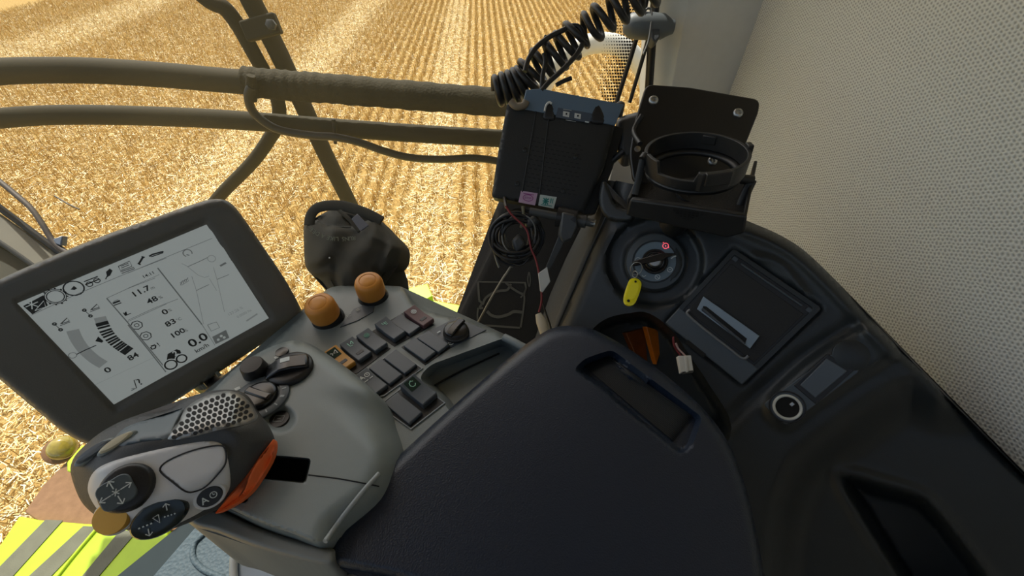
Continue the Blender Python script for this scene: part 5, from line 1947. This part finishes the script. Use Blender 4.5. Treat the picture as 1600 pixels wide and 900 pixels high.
gl += [ribbon(arcp(onD(440, 545), u_, v_, .0036, 0, 360, 14), .0008, n), ribbon([onD(425, 530), onD(455, 560)], .0007, n),
       ribbon(arcp(onD(545, 482), u_, v_, .0036, 0, 360, 14), .0008, n), ribbon([onD(535, 482), onD(555, 482)], .0008, n), ribbon(arcp(onD(325, 520), u_, v_, .003, 200, 340, 8), .0008, n),
       ribbon([onD(555, 385), onD(575, 370), onD(598, 362)], .0016, n), ribbon(arcp(onD(275, 390), u_, v_, .0045, 20, 250, 12), .0006, n)]
obj('symbols', *merge(gl), M_MARK, ig, smooth=False)
gl = [ribbon(arcp(onD(513, 268), u_, v_, .0042, 0, 360, 14), .0012, n), ribbon([onD(513, 262), onD(513, 275)], .0014, n), ribbon([onD(490, 240), onD(500, 235)], .0012, n), ribbon([onD(536, 290), onD(540, 275)], .001, n)]
obj('warning_light', *merge(gl), mat('red_glow', (.8, .10, .14), .4, emit=(1, .12, .16), estr=.7), ig, smooth=False)
lathe('dial_shade', [(.001, 0), (.001, .0001)], O + n * .001, n, M_HOLE, ig, seg=6)

# key with ring and tag
ky = thing('key', 'black headed key in the ignition switch with ring and yellow tag', 'key', O + n * .012)
ka = unit(onD(598, 350) - onD(232, 420))
kc = (onD(232, 420) + onD(598, 350)) / 2 + n * .012
kp = np.cross(n, ka)
slab3('key_head', [kc + ka * a + kp * b for a, b in [(-.033, -.0042), (-.027, -.0052), (.012, -.0055), (.018, -.0032), (.031, -.0012), (.031, .0012), (.019, .0045), (.012, .0062), (-.026, .0036), (-.033, .0022)]], n, .007, M_BLACKG, ky, bevel=.0012)
rc = onD(262, 470) + n * .012
tube('key_ring', arcp(rc, unit(u_ * .9 + v_ * .15), unit(v_ + n * .5), .0090, 0, 345, 20, .0105), .0007, M_METAL, ky, closed=True, sm=0, res=8)
tube('key_ring', arcp(onD(250, 520) + n * .010, unit(u_ * .8 + n * .5), unit(v_ + n * .3), .0045, 0, 345, 16, .0052), .0008, M_METAL, ky, closed=True, sm=0, res=8)
PT = Pl(onD(185, 690) + n * .010, unit(n + camdir(-.1, .2, .5)))
tg = smooth_poly([(990, 435), (997, 436), (1002, 442), (1001, 452), (996, 466), (991, 475), (984, 478), (976, 475), (974, 466), (979, 448), (984, 437)], 4)
tgm = relief('key_tag', tg, PT, None, 2.5, mat('yellow_tag_plastic', (.95, .82, .015), .3), ky, thick=.0035, rw=2, rh=.001, label='yellow key tag')
slab('tag_window', smooth_poly([(988, 442), (998, 444), (996, 456), (990, 467), (980, 465), (983, 450)], 3), PT, .0006, mat('yellow_tag_paper', (.90, .80, .02), .6), tgm, h=.0006)
lathe('tag_hole', [(.0022, 0), (.0022, .0006)], PT.pt(982, 470, .0003), PT.n, M_HOLE, tgm, seg=14)
lathe('tag_hole', [(.0018, 0), (.0018, .0006)], PT.pt(993, 440, .0003), PT.n, M_HOLE, tgm, seg=14)

# storage flap
PF = PR.off(.002)


def Fq(s, t):
    a, b, c, d = [np.array(q, float) for q in flap_o]
    # bilinear position on the flap: s along the upper edge, t downwards
    return tuple((1 - s) * (1 - t) * a + s * (1 - t) * b + s * t * c + (1 - s) * t * d)


fu = unit(PF.pt(*flap_o[1]) - PF.pt(*flap_o[0]))
fv = np.cross(PF.n, fu)
fl_ = slab('storage_flap', round_poly([Fq(0, 0), Fq(1, 0), Fq(1, 1), Fq(0, 1)], 5), PF, .010, M_BLACK, sc, bevel=.0015, h=.001)
frame_slab('flap_frame', round_poly([Fq(-.015, -.015), Fq(1.015, -.015), Fq(1.015, 1.015), Fq(-.015, 1.015)], 6), round_poly([Fq(.035, .035), Fq(.955, .035), Fq(.955, .80), Fq(.035, .80)], 4), PF, .006, M_SIDE, fl_, bevel=.001, h=.0036)
slab('flap_insert', [Fq(.07, .13), Fq(.93, .13), Fq(.93, .78), Fq(.07, .78)], PF, .002, mat('flap_black_matt', (.012, .0115, .0105), .6, bump=.2, bscale=600), fl_, h=.0024, bevel=.0005)
tube('hinge_rod', [PF.pt(*Fq(.14, .075), .0035), PF.pt(*Fq(.86, .075), .0035)], .0016, M_SIDEG, fl_, sm=0)
for s in (.06, .93):
    slab('hinge_slot', [Fq(s - .02, .05), Fq(s + .03, .05), Fq(s + .03, .09), Fq(s - .02, .09)], PF, .001, M_SIDEG, fl_, h=.0036)
dr = slab('drawer_front', round_poly([Fq(-.012, .80), Fq(1.012, .80), Fq(1.012, 1.015), Fq(-.012, 1.015)], 3), PF, .008, M_SIDEG, fl_, h=.0046, bevel=.0015)
bz = slab('card_slot', [(1099, 463), (1187, 525), (1172, 545), (1089, 483)], PF, .004, M_BLUEG, fl_, h=.0085, bevel=.0008)
slab('slot_mouth', [(1099, 478), (1104, 479), (1167, 529), (1164, 538), (1096, 485)], PF, .001, M_HOLE, bz, h=.0092)
tube('slot_lip', [PF.pt(1097, 482, .010), PF.pt(1163, 537, .010)], .0018, mat('slot_lip_slate', (.07, .08, .095), .35), bz, sm=0)
tube('pull_bar', [PF.pt(x, y, .009) for x, y in [(1078, 484), (1074, 487), (1076, 493), (1100, 514), (1140, 545), (1156, 558), (1164, 560), (1169, 556)]], .0018, mat('pull_bar_grey', (.16, .17, .18), .3), fl_)
slab('latch_gap', [Fq(.28, 1.0), Fq(.52, 1.0), Fq(.52, 1.045), Fq(.28, 1.045)], PF, .003, M_HOLE, fl_, h=.005)

# socket, blank plate and round plug
PCp = PR.off(.0102)
cu_ = unit(PCp.pt(1330, 560) - PCp.pt(1232, 634))
slab('panel_sheen', round_poly([(1192, 632), (1310, 546), (1336, 566), (1344, 580), (1236, 662), (1226, 664)], 7), PCp, .003, M_SIDEG, sc, h=.0010, bevel=.0010)  # lighter slab stands for light on the panel, really the same black plastic
O = PCp.pt(1230, 636, .001)
V, F = lathe_geo([(.0135, .001), (.0138, .003), (.0150, .0042), (.0164, .0040), (.0170, .0025), (.0170, .0)], O, PR.n, 48, None, False)
sk = obj('power_socket', V, F, mat('pale_ring', (.62, .64, .60), .35), sc, label='round power socket with a white ring')
V, F = lathe_geo([(.0180, -.001), (.0205, .0012), (.0215, .0002), (.0215, -.002)], O, PR.n, 48, None, False)
obj('collar', V, F, M_BLACK, sk)
lathe('barrel', [(.0135, .0016), (.0132, .0012), (.0128, .0010), (.004, .0008)], O, PR.n, M_HOLE, sk, seg=36)
box('contact', O + cu_ * .007 + PR.n * .0014, cu_, np.cross(PR.n, cu_), PR.n, .005, .004, .003, M_METAL, sk, bevel=.0005)
bl = slab('blank_frame', round_poly([(1293, 553), (1336, 578), (1275, 632), (1240, 602)], 2), PCp, .004, M_BLACK, sc, h=.0022, bevel=.0008)
slab('blank_cover', round_poly([(1292, 560), (1324, 580), (1274, 622), (1250, 602)], 2), PCp, .004, mat('slate_blank', (.075, .09, .105), .35), bl, h=.0042, bevel=.0012)
O = PCp.pt(1329, 555, 0)
lathe('round_plug', [(.0195, -.002), (.0195, .0014), (.018, .0022), (.003, .0024)], O, PR.n, M_SIDE, sc, seg=40, label='round flat black plug')

# amber reflector lens in the well
PW = Pl(at(1015, 560, .72), camdir(.35, .1, .92))
am = thing('reflector', 'amber reflector lens inside the dark well beside the armrest', 'reflector', PW.pt(1010, 600))
M_AMB = mat('amber_lens_deep', (0.75, 0.20, 0.012), 0.25, var=.3, vscale=70, coat=.5, emit=None)
slab('lens_face', [(1010, 510), (1024, 514), (1036, 523), (1042, 534), (1030, 556), (1026, 570)], PW, .012, M_AMB, am, bevel=.001)
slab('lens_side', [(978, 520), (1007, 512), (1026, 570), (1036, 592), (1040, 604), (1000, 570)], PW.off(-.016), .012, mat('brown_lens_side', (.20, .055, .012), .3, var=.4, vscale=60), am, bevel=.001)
# white connector hanging from two wires
t = thing('plug', 'white plastic plug hanging on red and white wires under the storage flap', 'plug', at(1072, 580, .56))
tube('wire', [at(x, y, .575) for x, y in [(1052, 526), (1053, 538), (1058, 548), (1064, 556)]], .0014, M_RED, t)
tube('wire', [at(x, y, .572) for x, y in [(1056, 536), (1060, 545), (1068, 553), (1071, 557)]], .0013, mat('pink_wire', (.55, .36, .34), .5), t)
Pq = Pl(at(1071, 569, .56), camdir(-.1, .35, .9))
b_ = slab('shell', [(1059, 556), (1080, 555), (1084, 580), (1064, 583)], Pq, .010, M_WHITE, t, bevel=.001)
slab('rib', [(1069, 556), (1073, 556), (1076, 581), (1072, 582)], Pq, .002, M_WHITE, b_, h=.0015, bevel=.0005)
slab('mouth', [(1066, 581), (1083, 578.5), (1083, 582), (1067, 584.5)], Pq, .004, M_DECKD, b_, h=.0005)

# ------------------------------------------------------------------ cup holder
nH = camdir(-0.10, 0.74, 0.66)
ch = thing('cup_holder', 'black plastic cup holder ring over a tray, screwed to its back plate', 'cup holder', at(1080, 335, .56))
OH = at(1088, 236, .52)
uh = unit(RT * .97 - UP * .20)
uh = unit(uh - nH * (uh @ nH))
vh = np.cross(nH, uh)
M_CUP = mat('cup_holder_black', (0.014, 0.014, 0.014), .45, bump=.2, bscale=700, bdist=.0004)
R1 = .063
# ring band with its notches
seg = 96
A, B, Cc, D = [], [], [], []
for k in range(seg):
    a = 2 * math.pi * k / seg
    deg = math.degrees(a) % 360
    top = .0
    bot = -.022
    if 215 < deg < 262:
        top = -.010
    if 262 <= deg < 300:
        top = .001
    if 190 < deg < 214:
        top = .004
    ro_ = R1 + (.003 if 265 < deg < 300 else 0)
    ri_ = R1 - .0045
    d = uh * math.cos(a) + vh * math.sin(a)
    A.append(OH + d * ro_ + nH * top)
    B.append(OH + d * ri_ + nH * top)
    Cc.append(OH + d * (ri_ - .001) + nH * bot)
    D.append(OH + d * (ro_ - .001) + nH * bot)
V = np.vstack([A, B, Cc, D])
F = []
for k in range(seg):
    j = (k + 1) % seg
    for p, q in ((0, 1), (1, 2), (2, 3), (3, 0)):
        F.append((p * seg + k, p * seg + j, q * seg + j, q * seg + k))
ring = obj('ring', V, F, M_CUP, ch, smooth='auto', bevel=.0006)
# clasp blocks on the ring
for deg, w_, hgt in ((62, .018, .012), (282, .030, .016), (6, .012, .018)):
    a = math.radians(deg)
    d = uh * math.cos(a) + vh * math.sin(a)
    e = np.cross(nH, d)
    box('clasp', OH + d * (R1 + (.001 if deg != 62 else -.004)) - nH * .014, e, d, nH, w_, .007, hgt, M_CUP, ch, bevel=.0012)
# inner lower ring and base
OB = OH - nH * .026
V, F = lathe_geo([(.060, 0), (.058, .004), (.050, .003), (.049, -.002), (.059, -.004)], OB, nH, 64, None, False)
obj('inner_ring', V, F, M_CUP, ch)
# back plate on two screws
bpn = camdir(-.06, .05, 1.0)
PB = Pl(at(1088, 190, .60), bpn)
bp_ = slab('back_plate', round_poly([(1010, 131), (1078, 136), (1187, 155), (1187, 172), (1163, 232), (1135, 300), (990, 285), (984, 240), (992, 190)], 11, 6), PB, .008, mat('back_plate_black', (.010, .010, .0105), .38), ch, bevel=.002)
for x, y in ((1021, 157), (1153, 177)):
    s_ = lathe('screw', [(.0072, 0), (.0070, .0016), (.0058, .0030), (.0034, .0036), (.0030, .0022), (.001, .002)], PB.pt(x, y, .0), bpn, M_METAL, ch, seg=24)
lathe('screw', [(.0066, 0), (.0062, .002), (.0046, .0032), (.0026, .0034), (.0022, .002), (.001, .0018)], at(1113, 252, .575), bpn, M_METAL, ch, seg=24)
lathe('screw', [(.0045, 0), (.0042, .0016), (.0020, .002)], at(996, 233, .59), bpn, M_METAL, ch, seg=18)
# tray
PTy = Pl(at(1075, 325, .545), nH)
fr_ = [(984, 322), (1160, 350)]
f0, f1 = PTy.pt(984, 322), PTy.pt(1163, 349)
bk = unit(np.cross(nH, unit(f1 - f0)))
if bk @ FW < 0:
    bk = -bk
b0, b1 = f0 + bk * .105 + nH * .004, f1 + bk * .105 + nH * .004
slab3('tray_floor', [f0, f1, b1, b0], nH, .004, mat('tray_rubber', (.011, .0105, .0095), .7, bump=.5, bscale=500), ch, bevel=.001)
dn = unit(-UP * .9 + FW * .1)
fn = unit(np.cross(f1 - f0, nH))
if fn @ FW > 0:
    fn = -fn
wall = [f0 + nH * .012, f0 + nH * .013 + (f1 - f0) * .5, f1 + nH * .012, f1 + unit(f1 - f0) * .004 - nH * .012, f1 - unit(f1 - f0) * .014 - nH * .024, f0 - nH * .014 - unit(f1 - f0) * .004]
slab3('front_wall', [p + fn * .003 for p in wall], fn, .010, M_CUP, ch, bevel=.003, seg=3)
gl = []
for j in range(4):
    for i in range(7 - 2 * j + 1):
        c = (f0 + f1) / 2 + nH * (.006 - .0035 * j) + unit(f1 - f0) * ((i - (7 - 2 * j) / 2) * .0048 + .004) + fn * .0036
        gl.append(ribbon([c - unit(f1 - f0) * .0012, c + unit(f1 - f0) * .0012], .002, fn))
obj('emblem', *merge(gl), mat('emblem_dark', (.006, .006, .006), .3), ch, smooth=False)
slab3('side_wall', [f1 + nH * .012, b1 + nH * .03, b1 - nH * .004, f1 - nH * .010], unit(f1 - f0), .004, M_CUP, ch, bevel=.001)
slab3('side_wall', [f0 + nH * .012, b0 + nH * .03, b0 - nH * .004, f0 - nH * .010], unit(f1 - f0), .004, M_CUP, ch, bevel=.001)
# struts between ring and tray
tube('strut', [at(1175, 281, .53), at(1166, 300, .533), at(1154, 328, .54)], .0065, M_CUP, ch, sm=0, res=10, flat=.6)
tube('strut', [at(1004, 250, .53), at(998, 278, .535), at(992, 304, .54)], .0055, M_DECKD, ch, sm=0, res=10, flat=.45)
tube('arm', [at(1140, 276, .53), at(1162, 280, .53), at(1176, 281, .53)], .006, M_CUP, ch, sm=0, res=10)
tube('arm', [at(1010, 243, .53), at(1005, 250, .53)], .007, M_CUP, ch, sm=0, res=10)
tube('back_strut', [at(1000, 225, .57), at(990, 205, .60), at(1003, 180, .60)], .0035, M_BLACK, ch)
tube('support', [on_side(1050, 345, -.01), at(1052, 350, .60), (f0 + f1) / 2 + bk * .05], .02, M_BLACK, ch, sm=0)

# ------------------------------------------------------------------ camera and light
cam = bpy.data.cameras.new('camera')
cam.sensor_width = 36.0
cam.lens = FPX / 1600.0 * 36.0
cam.clip_start = 0.01
cam.clip_end = 300
co = bpy.data.objects.new('camera', cam)
COL.objects.link(co)
co.matrix_world = Matrix(((RT[0], UP[0], -FW[0], CAM[0]), (RT[1], UP[1], -FW[1], CAM[1]), (RT[2], UP[2], -FW[2], CAM[2]), (0, 0, 0, 1)))
SC.camera = co

SUN_EL, SUN_AZ = 56.0, -28.0       # degrees; azimuth from straight ahead, to the left negative
w = bpy.data.worlds.new('sky')
SC.world = w
w.use_nodes = True
nt = w.node_tree
bg = nt.nodes['Background']
sky = nt.nodes.new('ShaderNodeTexSky')
sky.sky_type = 'NISHITA'
sky.sun_disc = False
sky.sun_elevation = math.radians(SUN_EL)
sky.sun_rotation = math.radians(SUN_AZ)
sky.dust_density = 2.5
tint = nt.nodes.new('ShaderNodeMix')
tint.data_type = 'RGBA'
tint.blend_type = 'MULTIPLY'
tint.inputs[0].default_value = 1.0
tint.inputs[7].default_value = (1.12, 1.02, 0.84, 1)
nt.links.new(sky.outputs['Color'], tint.inputs[6])
nt.links.new(tint.outputs[2], bg.inputs['Color'])
bg.inputs['Strength'].default_value = 0.22
su_ = bpy.data.lights.new('sun', 'SUN')
su_.energy = 4.8
su_.angle = math.radians(0.6)
su_.color = (1.0, 0.96, 0.86)
so_ = bpy.data.objects.new('sun', su_)
COL.objects.link(so_)
el, az = math.radians(SUN_EL), math.radians(SUN_AZ)
sd = Vector((math.sin(az) * math.cos(el), math.cos(az) * math.cos(el), math.sin(el)))
so_.rotation_euler = sd.to_track_quat('Z', 'Y').to_euler()
so_.location = (0, 0, 6)

vs = SC.view_settings
vs.view_transform = 'Standard'
vs.look = 'None'
vs.exposure = 0.14
vs.gamma = 1.0
vs.use_curve_mapping = False
SC.cycles.use_denoising = True
SC.cycles.max_bounces = 8
SC.cycles.transparent_max_bounces = 12
